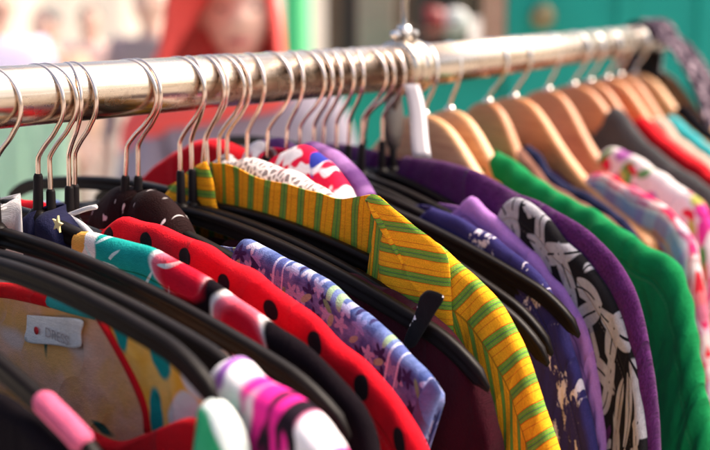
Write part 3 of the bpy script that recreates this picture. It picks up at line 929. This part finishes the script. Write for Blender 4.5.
g = garment('top', 'E', 'small navy top with a yellow star, bunched at a hanger neck on the left', 'top', [FB['star']],
            [(52, 211), (58, 215), (66, 224), (72, 236), (76, 260), (78, 290)], nf=.02, seed=17, tm=.011, fold=.004, L=.3, voff=-.004, nb=.002)
fr = HANGERS['E']; u, z = on_plane(fr, 58, 224, -.018)
st = []
for q in range(10):
    r = .0042 if q % 2 == 0 else .0017
    st.append((u + r * math.sin(q * PI / 5 + .2), z + r * 1.15 * math.cos(q * PI / 5 + .2)))
m = MB(); m.loft([[fr_world(fr, a, -.0175 - w, b) - np.array(g.location) for a, b in st] for w in (0, .0012)])
m.build('star_motif', simple('yellow_thread', (.78, .66, .30), .8), g, smooth=False)

# white straps knotted on the neighbouring hanger
g = tag(empty('camisole', fr_world(HANGERS['E2'], 0, 0, BASE_B)), 'white camisole straps trailing over hanger arms at the left', 'camisole')
cord('strap', 'E2', [(52, 206), (62, 214), (72, 219), (84, 227), (96, 240), (106, 256)], .0018, FB['white'], g, -.007, 12)
cord('strap', 'E2', [(96, 207), (86, 209), (72, 214), (62, 218)], .0014, FB['white'], g, -.004, 12)
garment('shawl', 'C', 'white cotton shawl over the left arm of a hanger at the left edge', 'shawl', [FB['white']],
        [(6, 204), (3, 212), (-2, 225), (-8, 240)], nf=.004, nb=.004, seed=19, tm=.009, L=.30, voff=.006,
        left=[(-6, 200), (-20, 192), (-45, 190), (-75, 200), (-95, 230), (-100, 300)])

g = garment('top', 'G', 'red top with black polka dots sweeping down to bottom centre', 'top', [FB['polka']],
            [(107, 228), (116, 222), (128, 219), (153, 224), (185, 237), (215, 251), (240, 264), (262, 277), (295, 303), (330, 334), (361, 361), (386, 389), (406, 417), (424, 449), (432, 480)],
            nf=.05, seed=21, tm=.0052, fold=0.006, voff=.0)
g = garment('top', 'Fh', 'dark brown top with white embroidery bunched round two hanger necks', 'top', [FB['brown']],
            [(141, 192), (150, 191), (163, 197), (177, 214), (186, 240), (192, 290)], nf=.004, nb=.001, seed=23, tm=.013, fold=.004, L=.34, rr=.02, voff=.004)
g = garment('denim_shirt', 'H', 'blue denim shirt with small flowers and stitched bands on its short sleeve', 'shirt', [FB['denim']],
            [(240, 249), (246, 241), (262, 248), (282, 257), (320, 277), (356, 305), (391, 338), (421, 369), (437, 389), (440, 395), (432, 412), (424, 436), (421, 470)],
            nf=.08, seed=26, tm=.0052, fold=0.007, voff=.0)
panel('cuff', 'H', [(441, 389), (434, 379), (424, 392), (416, 412), (413, 436), (421, 442), (427, 430), (434, 410)], FB['denim_plain'], g, -.0052, .003, .0012)
cord('stitching', 'H', [(431, 384), (422, 396), (415, 414), (412, 436)], .0006, FB['white'], g, -.0068, 6)
g = garment('top', 'I', 'plain maroon velvet top under the bare black hanger arms', 'top', [FB['maroon']],
            [(230, 240), (300, 260), (380, 288), (430, 316), (463, 348), (482, 382), (493, 425), (497, 460)],
            nf=.04, seed=29, tm=.007, fold=0.012, voff=.007)
M_STRAP = fabric('black_ribbon_white_scrawl', lambda k, uv: k.mix(k.step(k.noise(k.warp(uv, 90, .01), 130, 2), .64, .67), (.010, .009, .010), (.72, .68, .66)))
panel('hanging_loop', 'I', [(420, 296), (428, 290), (441, 294), (443, 301), (436, 312), (424, 332), (414, 347), (404, 346), (406, 334), (414, 316)], M_STRAP, g, -.0075, .0015, .001)

ysh = garment('striped_shirt', 'J', 'yellow shirt with green and red stripes in the middle of the rack', 'shirt', [FB['yellow']],
            [(383, 202), (396, 213), (414, 228), (436, 244), (452, 258), (476, 280), (499, 306), (519, 340), (537, 392), (556, 447), (562, 480)],
            NB=[(207, 163), (221, 164), (243, 175), (271, 184), (300, 191), (325, 197), (350, 199), (369, 197)], nf=.14, nfp=7, seed=32, tm=.0055, fold=0.008,
            mirror=.8, ldrop=.26)
panel('collar', 'J', [(364, 200), (372, 194), (384, 201), (396, 211), (415, 226), (434, 240), (447, 255), (450, 280), (451, 310), (452, 345), (438, 372), (410, 362), (388, 320), (379, 275), (379, 245), (384, 224), (376, 210)], FB['yellow_flap'], ysh, -.0085, .0035, .0014, curl=.0007)
panel('collar', 'J', [(207, 162), (196, 168), (182, 179), (166, 197), (164, 206), (186, 212), (216, 215), (216, 200), (213, 180)], FB['yellow_flap'], ysh, -.004, .003, .0014)

g = garment('crochet_top', 'K', 'white crochet top piled on a hanger behind the yellow collar', 'top', [FB['lace']],
            [(238, 162), (252, 158), (270, 164), (292, 172), (314, 184), (334, 200), (348, 220), (356, 260)], nf=.01, nb=-.002, seed=35, tm=.012, fold=.006, rr=.018, crumple=.0022, voff=.002, mirror=.3)
g = garment('top', 'K2', 'red white and blue cotton top knotted on the hanger behind the crochet', 'top', [FB['bandana']],
            [(290, 150), (302, 146), (318, 153), (332, 168), (344, 184), (352, 205), (356, 240)], nf=.01, nb=-.002, seed=38, mirror=.4, tm=.012, fold=.005, rr=.018, crumple=.0012)
garment('vest_top', 'K2', 'plain red vest top showing behind the copper hooks left of centre', 'vest top', [FB['red']],
        [(262, 172), (266, 180), (270, 200), (272, 240)], nf=.01, seed=40, tm=.010, voff=.010, L=.36,
        left=[(252, 160), (236, 147), (215, 140), (196, 143), (175, 155), (155, 170), (140, 186), (134, 210), (132, 260), (130, 330)])
g = garment('satin_top', 'L', 'lilac and purple satin top slung near a hanger neck in front of the teal wall', 'top', [FB['lilac_mix']],
            [(300, 146), (312, 142), (328, 148), (346, 162), (358, 174), (368, 190), (374, 220)], nf=.01, nb=-.003, seed=41, tm=.008, fold=.004, voff=.004, L=.34)
g = garment('splatter_shirt', 'M', 'navy blue shirt splattered with white between two bare hanger arms', 'shirt', [FB['navy']],
            [(432, 208), (470, 224), (500, 243), (530, 267), (552, 294), (566, 330), (580, 385), (594, 445), (598, 480)], nf=.05, seed=44, tm=.0046, fold=0.009)
g = garment('lilac_top', 'N', 'plain lilac cotton top showing as a sliver behind the navy shirt', 'top', [FB['lilac']],
            [(460, 207), (468, 200), (476, 200), (500, 222), (530, 250), (560, 285), (585, 325), (598, 380), (606, 450)], nf=.06, seed=47, tm=.0046, fold=0.009)
g = garment('leaf_shirt', 'O', 'black shirt with large grey leaves beside the purple sweater', 'shirt', [FB['leaf']],
            [(502, 217), (508, 204), (519, 199), (540, 211), (562, 236), (592, 269), (618, 311), (636, 363), (644, 421), (646, 460)], nf=.10, seed=50, tm=.0046, fold=0.009)
g = garment('sweater', 'P', 'dark purple woolly sweater beside the green cardigan', 'sweater', [FB['purple']],
            [(405, 157), (429, 159), (467, 169), (520, 194), (552, 209), (589, 233), (618, 265), (638, 306), (652, 375), (656, 444)], nf=.03, seed=53, tm=.0065, fold=0.009, rr=.014, crumple=.0006)
g = garment('cardigan', 'W2', 'bright green cardigan with gathered shoulder at the right', 'cardigan', [FB['green']],
            [(498, 152), (517, 164), (542, 183), (571, 200), (599, 214), (625, 232), (650, 248), (670, 260), (684, 288), (696, 352), (708, 421), (712, 460)],
            nf=.05, seed=56, tm=.008, fold=0.009, ridge=(.023, .22), rr=.010)
g = garment('knit_top', 'W3', 'brown knitted top between the green cardigan and the broad wooden hanger', 'top', [FB['brown_knit']],
            [(503, 142), (520, 150), (536, 170), (552, 186), (585, 205), (620, 230), (640, 270)], nf=.05, seed=59, tm=.006)
g = garment('navy_top', 'W3', 'navy top tucked behind the brown knit', 'top', [FB['navy_plain']],
            [(528, 146), (540, 158), (556, 178), (590, 196), (625, 222), (645, 260)], nf=.05, seed=60, tm=.005, voff=.014)
g = garment('plum_top', 'W4', 'plum coloured top low behind the broad wooden hanger', 'top', [FB['plum']],
            [(545, 165), (560, 172), (585, 188), (620, 210), (645, 240), (655, 280)], nf=.04, seed=61, tm=.006, voff=-.006)
g = garment('checked_shirt', 'W4', 'red pink and blue checked shirt on the broad wooden hanger at the right edge', 'shirt', [FB['plaid']],
            [(586, 182), (594, 174), (606, 174), (626, 184), (650, 198), (674, 216), (690, 240), (700, 290), (708, 350), (712, 400)], nf=.05, seed=62, tm=.008, fold=.008, rr=.010)
g = garment('flowered_blouse', 'W5', 'white blouse with pink flowers and green leaves above the checked shirt', 'blouse', [FB['floral']],
            [(600, 160), (606, 150), (620, 150), (648, 165), (680, 186), (704, 208), (716, 262), (726, 330), (732, 380)], nf=.05, seed=63, tm=.008, fold=.008, rr=.010)
g = garment('grey_top', 'W6', 'dark grey plain top behind the checked shirt', 'top', [FB['grey']],
            [(606, 122), (613, 108), (622, 112), (640, 136), (668, 160), (705, 186), (730, 215), (740, 260)], nf=.05, seed=65, tm=.010, rr=.016)
g = garment('tee_shirt', 'W7', 'plain red top far along the rail behind the dark grey top', 'top', [FB['red']],
            [(636, 124), (643, 118), (655, 130), (680, 150), (712, 172), (730, 200)], nf=.05, seed=68, tm=.008)
g = garment('linen_top', 'W8', 'beige linen top far along the rail', 'top', [FB['beige']],
            [(650, 124), (660, 118), (676, 136), (704, 158), (728, 180), (745, 215)], nf=.05, seed=71, tm=.008)
g = garment('turquoise_top', 'W9', 'turquoise top near the end of the rail', 'top', [FB['teal_f']],
            [(664, 122), (672, 116), (688, 130), (712, 150), (735, 170), (750, 205)], nf=.05, seed=73, tm=.007)
g = garment('black_top', 'W10', 'black top near the end of the rail beside the turquoise one', 'top', [FB['black']],
            [(676, 112), (684, 106), (700, 122), (722, 142), (745, 165), (760, 205)], nf=.05, seed=75, tm=.007)

# dark patterned cloth thrown over the end of the rail
P = RE - D2 * .012; sd = perp(D2)
V, UV, Fc = [], [], []
nn, mm = 46, 40
wf = wav(99, 5, 40, 120)
for i in range(nn):
    t = i / (nn - 1)
    # over the pipe from the far side to the near side, then hanging down to the right
    if t < .15: q = np.array([-.021, -.17 * (1 - t / .15)])
    elif t < .35:
        w = PI * (1 - (t - .15) / .2); q = np.array([.021 * math.cos(w), .021 * math.sin(w)])
    else:
        s = (t - .35) / .65; q = np.array([.021 + .085 * s ** .7, -.15 * s ** 1.2])
    for j in range(mm):
        a = (j / (mm - 1) - .5) * .085 * (1 + .5 * t)
        off = .004 * float(wf(np.array(a * 3), np.array(t * .3)))
        V.append(P + sd * (q[0] + off) + np.array([0, 0, q[1] + off]) + D2 * a); UV.append((a, t * .25))
for i in range(nn - 1):
    for j in range(mm - 1): Fc.append((i*mm+j, i*mm+j+1, (i+1)*mm+j+1, (i+1)*mm+j))
o = link_mesh('scarf', np.array(V) - P, Fc, [FB['dark_plaid']], None, True, UV); o.location = tuple(P)
s = o.modifiers.new('Solidify', 'SOLIDIFY'); s.thickness = .003
tag(o, 'dark patterned scarf thrown over the far end of the rail', 'scarf')

# pale plastic tie hanging from the clamp
c0 = RC - np.array([0, 0, .021]); 
p0, p1 = at(411, 84, .845), at(424, 158, .80)
rings = []
for t in np.linspace(0, 1, 12):
    p = p0 * (1 - t) + p1 * t + np.array([0, 0, 0]) + D1 * .002 * math.sin(t * 5)
    w = .0058 * (1 + .12 * t)
    rings.append([p + RT * (w * a) + np.array([0, 1, 0]) * (.0006 * b) for a, b in ((-1, -1), (-.3, -1.6), (.3, -1.6), (1, -1), (1, 1), (-1, 1))])
m = MB(); m.loft(rings)
mp = simple('milky_plastic', (.27, .24, .26), .35)
o = m.build('plastic_tie', mp); tag(o, 'milky white plastic tie hanging from the rail clamp', 'tie')

# ------------------------------------------------------------------ background
def quadbox(name, m, x0, x1, y0, y1, depth, thick=.08, parent=None, bevel=0.0, ground=False):
    """upright board that fills a pixel rectangle at a given distance, in real metres, facing the rack"""
    a = at(x0, y0, depth); b = at(x1, y1, depth)
    Y = a[1]
    zt = a[2]; zb = 0.0 if ground else b[2]
    mb = MB(); mb.box((a[0], Y, zb), (b[0], Y + thick, zt))
    return mb.build(name, m, parent, smooth=False, bevel=bevel)

def paint(name, c, rough=.55, var=.22): return simple(name, c, rough, 0, var, 4, .4, .1)
M_TEAL = paint('teal_paint', (.004, .36, .27))
M_GREEN = paint('green_paint', (.045, .48, .16))
M_PLANK = wood_mat('brown_planks', (.11, .055, .035), (.20, .11, .07))
M_PALEPLANK = wood_mat('pale_planks', (.38, .26, .20), (.52, .37, .29))
M_POST = wood_mat('orange_timber', (.42, .24, .15), (.55, .34, .23))
M_DARK = simple('dark_interior', (.05, .035, .032), .8)
M_CREAM = simple('cream_render', (.78, .66, .56), .9, 0, .12, 2, .3, .2)
def translucent(name, c, f=.6):
    k = NT(name, .8); o = k.uv(); cc = k.mix(k.noise(o, 3, 4), tuple(x * .9 for x in c), c); k.color(cc)
    tr = k.n('ShaderNodeBsdfTranslucent'); k.link(cc, tr.inputs[0])
    mx = k.n('ShaderNodeMixShader'); mx.inputs[0].default_value = f
    k.t.links.new(k.b.outputs[0], mx.inputs[1]); k.t.links.new(tr.outputs[0], mx.inputs[2])
    k.t.links.new(mx.outputs[0], k.t.nodes['Material Output'].inputs[0]); return k.m
M_MINT = translucent('mint_tarpaulin', (.78, .93, .83))
M_TENT = translucent('white_tent_sheet', (.95, .90, .82), .85)

# teal kiosk: low front under a serving hatch, high wall to the right
kD = 3.3
kio = empty('market_kiosk', (at(520, 60, kD)[0], at(520, 60, kD)[1], 0))
tag(kio, 'teal painted market kiosk with timber framed hatch behind the rail', 'kiosk')
kl = np.array(kio.location)
def kbox(name, m, x0, x1, y0, y1, dy0, dy1, ground=False, parent=None, zt=None):
    a = at(x0, y0, kD); b = at(x1, y1, kD)
    Y = at(520, 60, kD)[1]
    mb = MB(); mb.box(np.array([a[0], Y + dy0, 0 if ground else b[2]]) - kl, np.array([b[0], Y + dy1, zt if zt else a[2]]) - kl)
    return mb.build(name, m, parent or kio, smooth=False, bevel=.006)
kbox('front_panel', M_TEAL, 332, 503, 66, 400, 0, .06, True)
wl = kbox('side_wall', M_TEAL, 504, 900, -160, 400, -.02, .06, True)
for x in (620, 700, 780):
    a = at(x, -160, kD)
    mb = MB(); mb.box(np.array([a[0] - .02, at(520, 60, kD)[1] - .032, .02]) - kl, np.array([a[0] + .02, at(520, 60, kD)[1] - .018, 2.3]) - kl)
    mb.build('batten', M_TEAL, wl, smooth=False, bevel=.004)
p = at(538, 16, kD) - kl
m = MB(); m.tube([p + np.array([0, -.10, 0]), p + np.array([0, -.08, 0]), p + np.array([0, -.02, 0])], [.030, .034, .02], 20)
m.build('knob', simple('dull_brass', (.30, .24, .12), .4, .6), wl)
kbox('hatch_post', M_POST, 482, 503, -160, 66, -.03, .05)
kbox('hatch_sill', M_POST, 330, 503, 62, 68, -.05, .08)
bk = kbox('back_wall', M_PLANK, 318, 503, -160, 90, 1.0, 1.06)
kbox('hatch_post', M_DARK, 420, 430, -160, 66, .3, .36)
kbox('inner_board', M_PALEPLANK, 358, 402, -160, 66, .55, .6)
kbox('inner_board', M_DARK, 436, 482, -160, 66, .7, .75)
kbox('inner_board', M_DARK, 340, 356, -160, 66, .6, .66)
p = at(455, 23, kD + .5)
m = MB(); m.ball(p, .048, (1, .5, 1), 20); o = m.build('plate', simple('white_enamel', (.85, .80, .78), .3))
o.data.transform(Matrix.Translation(-Vector(p))); o.location = tuple(p)
tag(o, 'round white plate on show inside the kiosk hatch', 'plate')
p = at(432, 23, kD + .5)
m = MB(); m.tube([p + np.array([0, 0, -.05]), p + np.array([0, 0, -.02]), p + np.array([0, 0, .04]), p + np.array([0, 0, .05])], [.03, .045, .04, .02], 20)
o = m.build('red_pot', simple('red_glaze', (.30, .03, .03), .3)); o.data.transform(Matrix.Translation(-Vector(p))); o.location = tuple(p)
tag(o, 'dark red pot inside the kiosk hatch left of the white plate', 'pot')
# shelf under them
kbox('shelf', M_PLANK, 404, 482, 34, 37, .38, .68)

# green post
p = at(298, 20, 3.1)
m = MB(); m.tube([(0, 0, 0), (0, 0, .05), (0, 0, .06), (0, 0, 2.6)], [.07, .07, .036, .036], 24)
o = m.build('post', M_GREEN); o.location = (p[0], p[1], 0); tag(o, 'bright green painted metal post left of the kiosk', 'post')
p = at(178, 10, 6.4)
m = MB(); m.tube([(0, 0, 0), (0, 0, 1.2), (0, 0, 2.8)], .045, 20)
m.ball((0, 0, 2.82), .06)
o = m.build('post', M_GREEN); o.location = (p[0], p[1], 0); tag(o, 'slimmer green post standing far behind the shoppers', 'post')

# tent side far behind, sunlit through its sheet
def hung_sheet(name, m, x0, x1, depth, ztop, zbot, amp, fr_):
    pa, pb = at(x0, 0, depth), at(x1, 0, depth)
    nx, nz_ = 120, 30; V, Fc, UV = [], [], []
    for i in range(nx):
        for j in range(nz_):
            x = pa[0] + (pb[0] - pa[0]) * i / (nx - 1); z = ztop + (zbot - ztop) * j / (nz_ - 1)
            V.append((x, pa[1] + amp * math.sin(i * fr_) + amp * .4 * math.sin(i * fr_ * 2.3 + j * .15), z)); UV.append((x, z))
    for i in range(nx - 1):
        for j in range(nz_ - 1): Fc.append((i*nz_+j, (i+1)*nz_+j, (i+1)*nz_+j+1, i*nz_+j+1))
    o = link_mesh(name, V, Fc, [m], None, True, UV)
    s = o.modifiers.new('Solidify', 'SOLIDIFY'); s.thickness = .002
    return o
tag(hung_sheet('tent_sheet', M_TENT, -420, 420, 9.0, 3.2, .05, .05, .35), 'white market tent side sheet glowing in the sun far behind the shoppers', 'tent')
tag(hung_sheet('tarpaulin', M_MINT, -90, 66, 4.4, 1.17, .05, .03, .5), 'mint green tarpaulin hung low in front of the shoppers at left', 'tarpaulin')

# ------------------------------------------------------------------ people (blurred in the background)
def skin_mesh(name, joints, edges, m, parent, root_i=0, sub=1):
    me = bpy.data.meshes.new(name)
    me.from_pydata([j[0] for j in joints], edges, [])
    o = bpy.data.objects.new(name, me); COL.objects.link(o); me.materials.append(m)
    sk = o.modifiers.new('Skin', 'SKIN'); sk.use_smooth_shade = True
    lay = me.skin_vertices[0].data if me.skin_vertices else None
    if lay is None:
        bm = bmesh.new(); bm.from_mesh(me); bm.verts.layers.skin.verify(); bm.to_mesh(me); bm.free()
        lay = me.skin_vertices[0].data
    for i, j in enumerate(joints):
        r = j[1]; lay[i].radius = r if hasattr(r, '__len__') else (r, r)
        lay[i].use_root = (i == root_i)
    ss = o.modifiers.new('Subdivision', 'SUBSURF'); ss.levels = sub; ss.render_levels = sub
    if parent: o.parent = parent
    return o

def head_mesh(mb, c, s=1.0, yaw=0.0):
    """a head with brow, nose, lips, chin, ears; faces -y when yaw = 0"""
    V, Fc = [], []
    n, mrows = 28, 22
    for i in range(mrows + 1):
        w = PI * i / mrows; z = -math.cos(w)
        for q in range(n):
            a = 2 * PI * q / n
            x = math.sin(w) * math.cos(a) * .074; y = math.sin(w) * math.sin(a) * .094; zz = z * .115
            if zz < 0: x *= 1 - .30 * (-z) ** 1.5; y *= 1 - .18 * (-z)
            if y < 0:
                f = max(0, -math.sin(a)) ** 8
                y -= .020 * f * math.exp(-((zz + .012) / .020) ** 2) * (1 if abs(x) < .03 else 0)
                y -= .007 * f * math.exp(-((zz + .055) / .010) ** 2)
                y -= .008 * f * math.exp(-((zz + .095) / .016) ** 2)
                y += .008 * math.exp(-((abs(x) - .031) / .012) ** 2) * math.exp(-((zz - .012) / .011) ** 2)
            p = Matrix.Rotation(yaw, 3, 'Z') @ Vector((x * s, y * s, zz * s))
            V.append((c[0] + p[0], c[1] + p[1], c[2] + p[2]))
    for i in range(mrows):
        for q in range(n):
            q2 = (q + 1) % n
            Fc.append((i*n+q, i*n+q2, (i+1)*n+q2, (i+1)*n+q))
    mb.add(V, Fc)
    for sx in (-1, 1):
        e = Matrix.Rotation(yaw, 3, 'Z') @ Vector((sx * .076 * s, .008 * s, -.004 * s))
        mb.ball((c[0] + e[0], c[1] + e[1], c[2] + e[2]), .026 * s, (.35, .7, 1.1), 10)

M_SKIN = simple('skin', (.74, .46, .36), .5, 0, .08, 12)
M_EYE = simple('eye_dark', (.03, .02, .02), .2)
M_LIP = simple('lips', (.50, .14, .13), .4)
def person(px, py, depth, label, top_m, leg_m, hair_m, facing=0.0, height=1.66, arms='down', scarf=None, hair='short', sleeves=True):
    """px, py is where the centre of the head shows"""
    h = at(px, py, depth)
    root = empty('person', (h[0], h[1], 0), facing)
    tag(root, label, 'person')
    hz = h[2]; k_ = hz / 1.56
    J = [((0, 0, .98*k_), (.135, .10)), ((0, .01, 1.12*k_), (.12, .09)), ((0, .015, 1.30*k_), (.15, .105)), ((0, .02, 1.38*k_), (.10, .075)), ((0, .012, 1.43*k_), (.052, .052)), ((0, 0, 1.53*k_), (.052, .06))]
    E = [(0, 1), (1, 2), (2, 3), (3, 4), (4, 5)]
    for sx in (-1, 1):
        b = len(J)
        if arms == 'folded':
            el = (sx * .23, -.06, 1.10*k_); wr = (-sx * .04, -.20, 1.13*k_ + sx * .02)
        elif arms == 'carry':
            el = (sx * .24, .02, 1.09*k_); wr = (sx * .18, -.2, 1.08*k_)
        else:
            el = (sx * .235, .04, 1.10*k_); wr = (sx * .24, -.03, .86*k_)
        J += [((sx * .175, .02, 1.36*k_), (.058, .058)), (el, (.042, .042)), (wr, (.026, .030))]
        E += [(2, b), (b, b + 1), (b + 1, b + 2)]
        d = Vector(wr) - Vector(el); d.normalize()
        pal = Vector(wr) + d * .05; J.append((tuple(pal), (.030, .022))); E.append((b + 2, b + 3))
        sidev = d.cross(Vector((0, 0, 1) if abs(d.z) < .9 else (0, 1, 0))).normalized()
        for f in range(4):
            o0 = pal + sidev * (.024 - .016 * f) + d * .035
            o1 = o0 + d * (.03 + .006 * (f in (1, 2))); o2 = o1 + d * .022 + Vector((0, 0, -.01))
            i0 = len(J); J += [(tuple(o0), (.009, .009)), (tuple(o1), (.008, .008)), (tuple(o2), (.0065, .0065))]
            E += [(b + 3, i0), (i0, i0 + 1), (i0 + 1, i0 + 2)]
        i0 = len(J); J += [(tuple(Vector(wr) + d * .03 + sidev * .035), (.010, .010)), (tuple(Vector(wr) + d * .06 + sidev * .05), (.008, .008))]
        E += [(b + 2, i0), (i0, i0 + 1)]
        b = len(J)
        J += [((sx * .095, .0, .90*k_), (.088, .09)), ((sx * .10, -.01, .50*k_), (.058, .06)), ((sx * .105, .02, .10), (.038, .04)), ((sx * .11, -.06, .045), (.04, .035)), ((sx * .115, -.15, .035), (.035, .025))]
        E += [(0, b), (b, b + 1), (b + 1, b + 2), (b + 2, b + 3), (b + 3, b + 4)]
    body = skin_mesh('body', J, E, M_SKIN, root)
    mb = MB(); head_mesh(mb, (0, -.01, hz), k_); hd = mb.build('head', M_SKIN, root)
    for sx in (-1, 1):
        mb = MB(); mb.ball((sx * .031 * k_, -.083 * k_, hz + .012), .011, (1.3, .6, .8), 10)
        mb.build('eye', M_EYE, hd)
    mb = MB(); mb.ball((0, -.095 * k_, hz - .055), .02, (1.2, .35, .4), 10); mb.build('lips', M_LIP, hd)
    # clothing
    T = [((0, .01, .93*k_), (.155, .12)), ((0, .012, 1.12*k_), (.14, .108)), ((0, .016, 1.30*k_), (.168, .122)), ((0, .02, 1.385*k_), (.115, .088)), ((0, .018, 1.415*k_), (.07, .066))]
    TE = [(0, 1), (1, 2), (2, 3), (3, 4)]
    for sx in (-1, 1):
        b = len(T); jj = [j for j in J if abs(j[0][0] - sx * .175) < 1e-6 and abs(j[0][2] - 1.36*k_) < 1e-6][0]
        i = J.index(jj)
        el, wr = Vector(J[i+1][0]), Vector(J[i+2][0])
        T += [(jj[0], (.072, .072)), (tuple(el), (.056, .056))]; TE += [(2, b), (b, b + 1)]
        if sleeves: T.append((tuple(el.lerp(wr, .85)), (.042, .042))); TE.append((b + 1, b + 2))
    skin_mesh('top', T, TE, top_m, root)
    Lg = [((0, .0, .97*k_), (.15, .118)), ((0, 0, .90*k_), (.14, .11))]; LE = [(0, 1)]
    for sx in (-1, 1):
        b = len(Lg); Lg += [((sx * .10, 0, .82*k_), (.102, .10)), ((sx * .103, -.01, .50*k_), (.075, .078)), ((sx * .106, .015, .12), (.065, .068))]
        LE += [(1, b), (b, b + 1), (b + 1, b + 2)]
    skin_mesh('trousers', Lg, LE, leg_m, root)
    for sx in (-1, 1):
        mb = MB(); mb.ball((sx * .112, -.07, .045), .06, (.75, 1.9, .74), 14)
        mb.build('shoe', M_DARK, root)
    # hair: cap of strands over skull, open at the face
    mb = MB(); V, Fc = [], []
    n, mr = 40, 22
    lo = {'short': .72, 'long': 1.35, 'scarf': 1.5}[hair if not scarf else 'scarf']
    rs = random.Random(int(px) + 5)
    for i in range(mr + 1):
        w = lo * PI * .55 * i / mr + .02
        for q in range(n):
            a = 2 * PI * q / n
            fr_ = max(0, -math.sin(a))
            ww = min(w, (.95 if not scarf else 1.02) if fr_ > .62 else 9)
            r = 1.10 + (.025 if not scarf else .05) + .02 * math.sin(a * 9 + i)
            zc = math.cos(min(ww, PI * .62)) * .118 - max(0, ww - PI * .62) * .16
            sn = math.sin(min(ww, PI * .55))
            sp = 1 + max(0, w - PI * .42) * ((1.25 if math.cos(a) < 0 else .25) if scarf else .15)
            V.append((math.cos(a) * sn * .076 * r * k_ * sp, .006 + math.sin(a) * sn * .098 * r * k_ * sp * (1 if math.sin(a) > -.3 else .97), hz + zc * 1.06 * k_))
    for i in range(mr):
        for q in range(n):
            q2 = (q + 1) % n; Fc.append((i*n+q, (i+1)*n+q, (i+1)*n+q2, i*n+q2))
    mb.add(V, Fc); o = mb.build('headscarf' if scarf else 'hair', scarf or hair_m, root)
    s = o.modifiers.new('Solidify', 'SOLIDIFY'); s.thickness = .008
    if scarf:   # the ends of the scarf lie round the neck and over one shoulder
        J2 = [((0, -.07, 1.40*k_), (.075, .05)), ((-.12, -.05, 1.39*k_), (.075, .06)), ((-.19, 0, 1.34*k_), (.075, .06)), ((.11, -.04, 1.39*k_), (.065, .055)), ((.06, .06, 1.42*k_), (.07, .05)), ((-.06, .06, 1.42*k_), (.07, .05)), ((-.22, .0, 1.22*k_), (.055, .045))]
        skin_mesh('scarf_end', J2, [(0, 1), (1, 2), (0, 3), (3, 4), (4, 5), (5, 1), (2, 6)], scarf, root)
    return root

HB = simple('dark_brown_hair', (.05, .028, .02), .5); HW = simple('white_hair', (.80, .74, .68), .6); HN = simple('black_hair', (.02, .018, .03), .5)
CL = lambda n_, c: simple(n_, c, .85, 0, .12, 10, .3, .2)
person(238, 14, 2.5, 'person in a red headscarf and grey lilac top with folded bare arms', CL('grey_lilac_cotton', (.30, .26, .31)), CL('dark_denim', (.05, .05, .09)), HB, math.radians(6), arms='folded', scarf=CL('red_scarf', (.84, .11, .10)), sleeves=False)
person(150, 4, 5.4, 'person with white hair wearing a taupe jacket', CL('taupe_wool', (.36, .27, .27)), CL('pale_trousers', (.62, .55, .52)), HW, math.radians(-20))
person(-4, 2, 4.9, 'person in a lilac shirt at the left edge of the view', CL('lilac_shirt', (.66, .56, .76)), CL('grey_trousers', (.2, .2, .22)), HB, math.radians(30))
person(46, 28, 6.2, 'person with black hair wearing an orange shirt', CL('orange_shirt', (.78, .50, .34)), CL('brown_trousers', (.2, .14, .1)), HN, math.radians(-15))
person(90, 22, 7.4, 'person in a pale pink shirt furthest back among the shoppers', CL('pink_shirt', (.82, .55, .50)), CL('white_trousers', (.7, .66, .62)), HB, math.radians(12))

# ------------------------------------------------------------------ light
EL, AZ = math.radians(52), math.radians(66)     # sun height; direction it comes from, clockwise from +Y
w = bpy.data.worlds.new('World'); S.world = w; w.use_nodes = True
bg = w.node_tree.nodes['Background']
sky = w.node_tree.nodes.new('ShaderNodeTexSky'); sky.sky_type = 'NISHITA'; sky.sun_disc = False
sky.sun_elevation = EL; sky.sun_rotation = AZ; sky.air_density = .8; sky.dust_density = 7.0; sky.ozone_density = .1
w.node_tree.links.new(sky.outputs[0], bg.inputs[0]); bg.inputs[1].default_value = .15
sun = bpy.data.lights.new('Sun', 'SUN'); sun.energy = 2.0; sun.angle = math.radians(30); sun.color = (1, .87, .73)
so = bpy.data.objects.new('Sun', sun); COL.objects.link(so)
dirv = Vector((math.sin(AZ) * math.cos(EL), math.cos(AZ) * math.cos(EL), math.sin(EL)))
so.rotation_euler = (-dirv).to_track_quat('-Z', 'Y').to_euler()
so.location = (0, 0, 6)

# ------------------------------------------------------------------ camera
cam = bpy.data.cameras.new('Camera'); co = bpy.data.objects.new('Camera', cam); COL.objects.link(co)
cam.sensor_width = 36; cam.lens = 60; cam.clip_start = .02; cam.clip_end = 500
co.location = tuple(CAM); co.rotation_euler = (PI / 2 - PITCH, 0, 0)
cam.dof.use_dof = True; cam.dof.focus_distance = .645; cam.dof.aperture_fstop = 5.4; cam.dof.aperture_blades = 0
S.camera = co
S.view_settings.view_transform = 'Standard'; S.view_settings.look = 'None'; S.view_settings.exposure = 1.14; S.view_settings.gamma = 1
S.cycles.use_denoising = True
S.cycles.max_bounces = 8
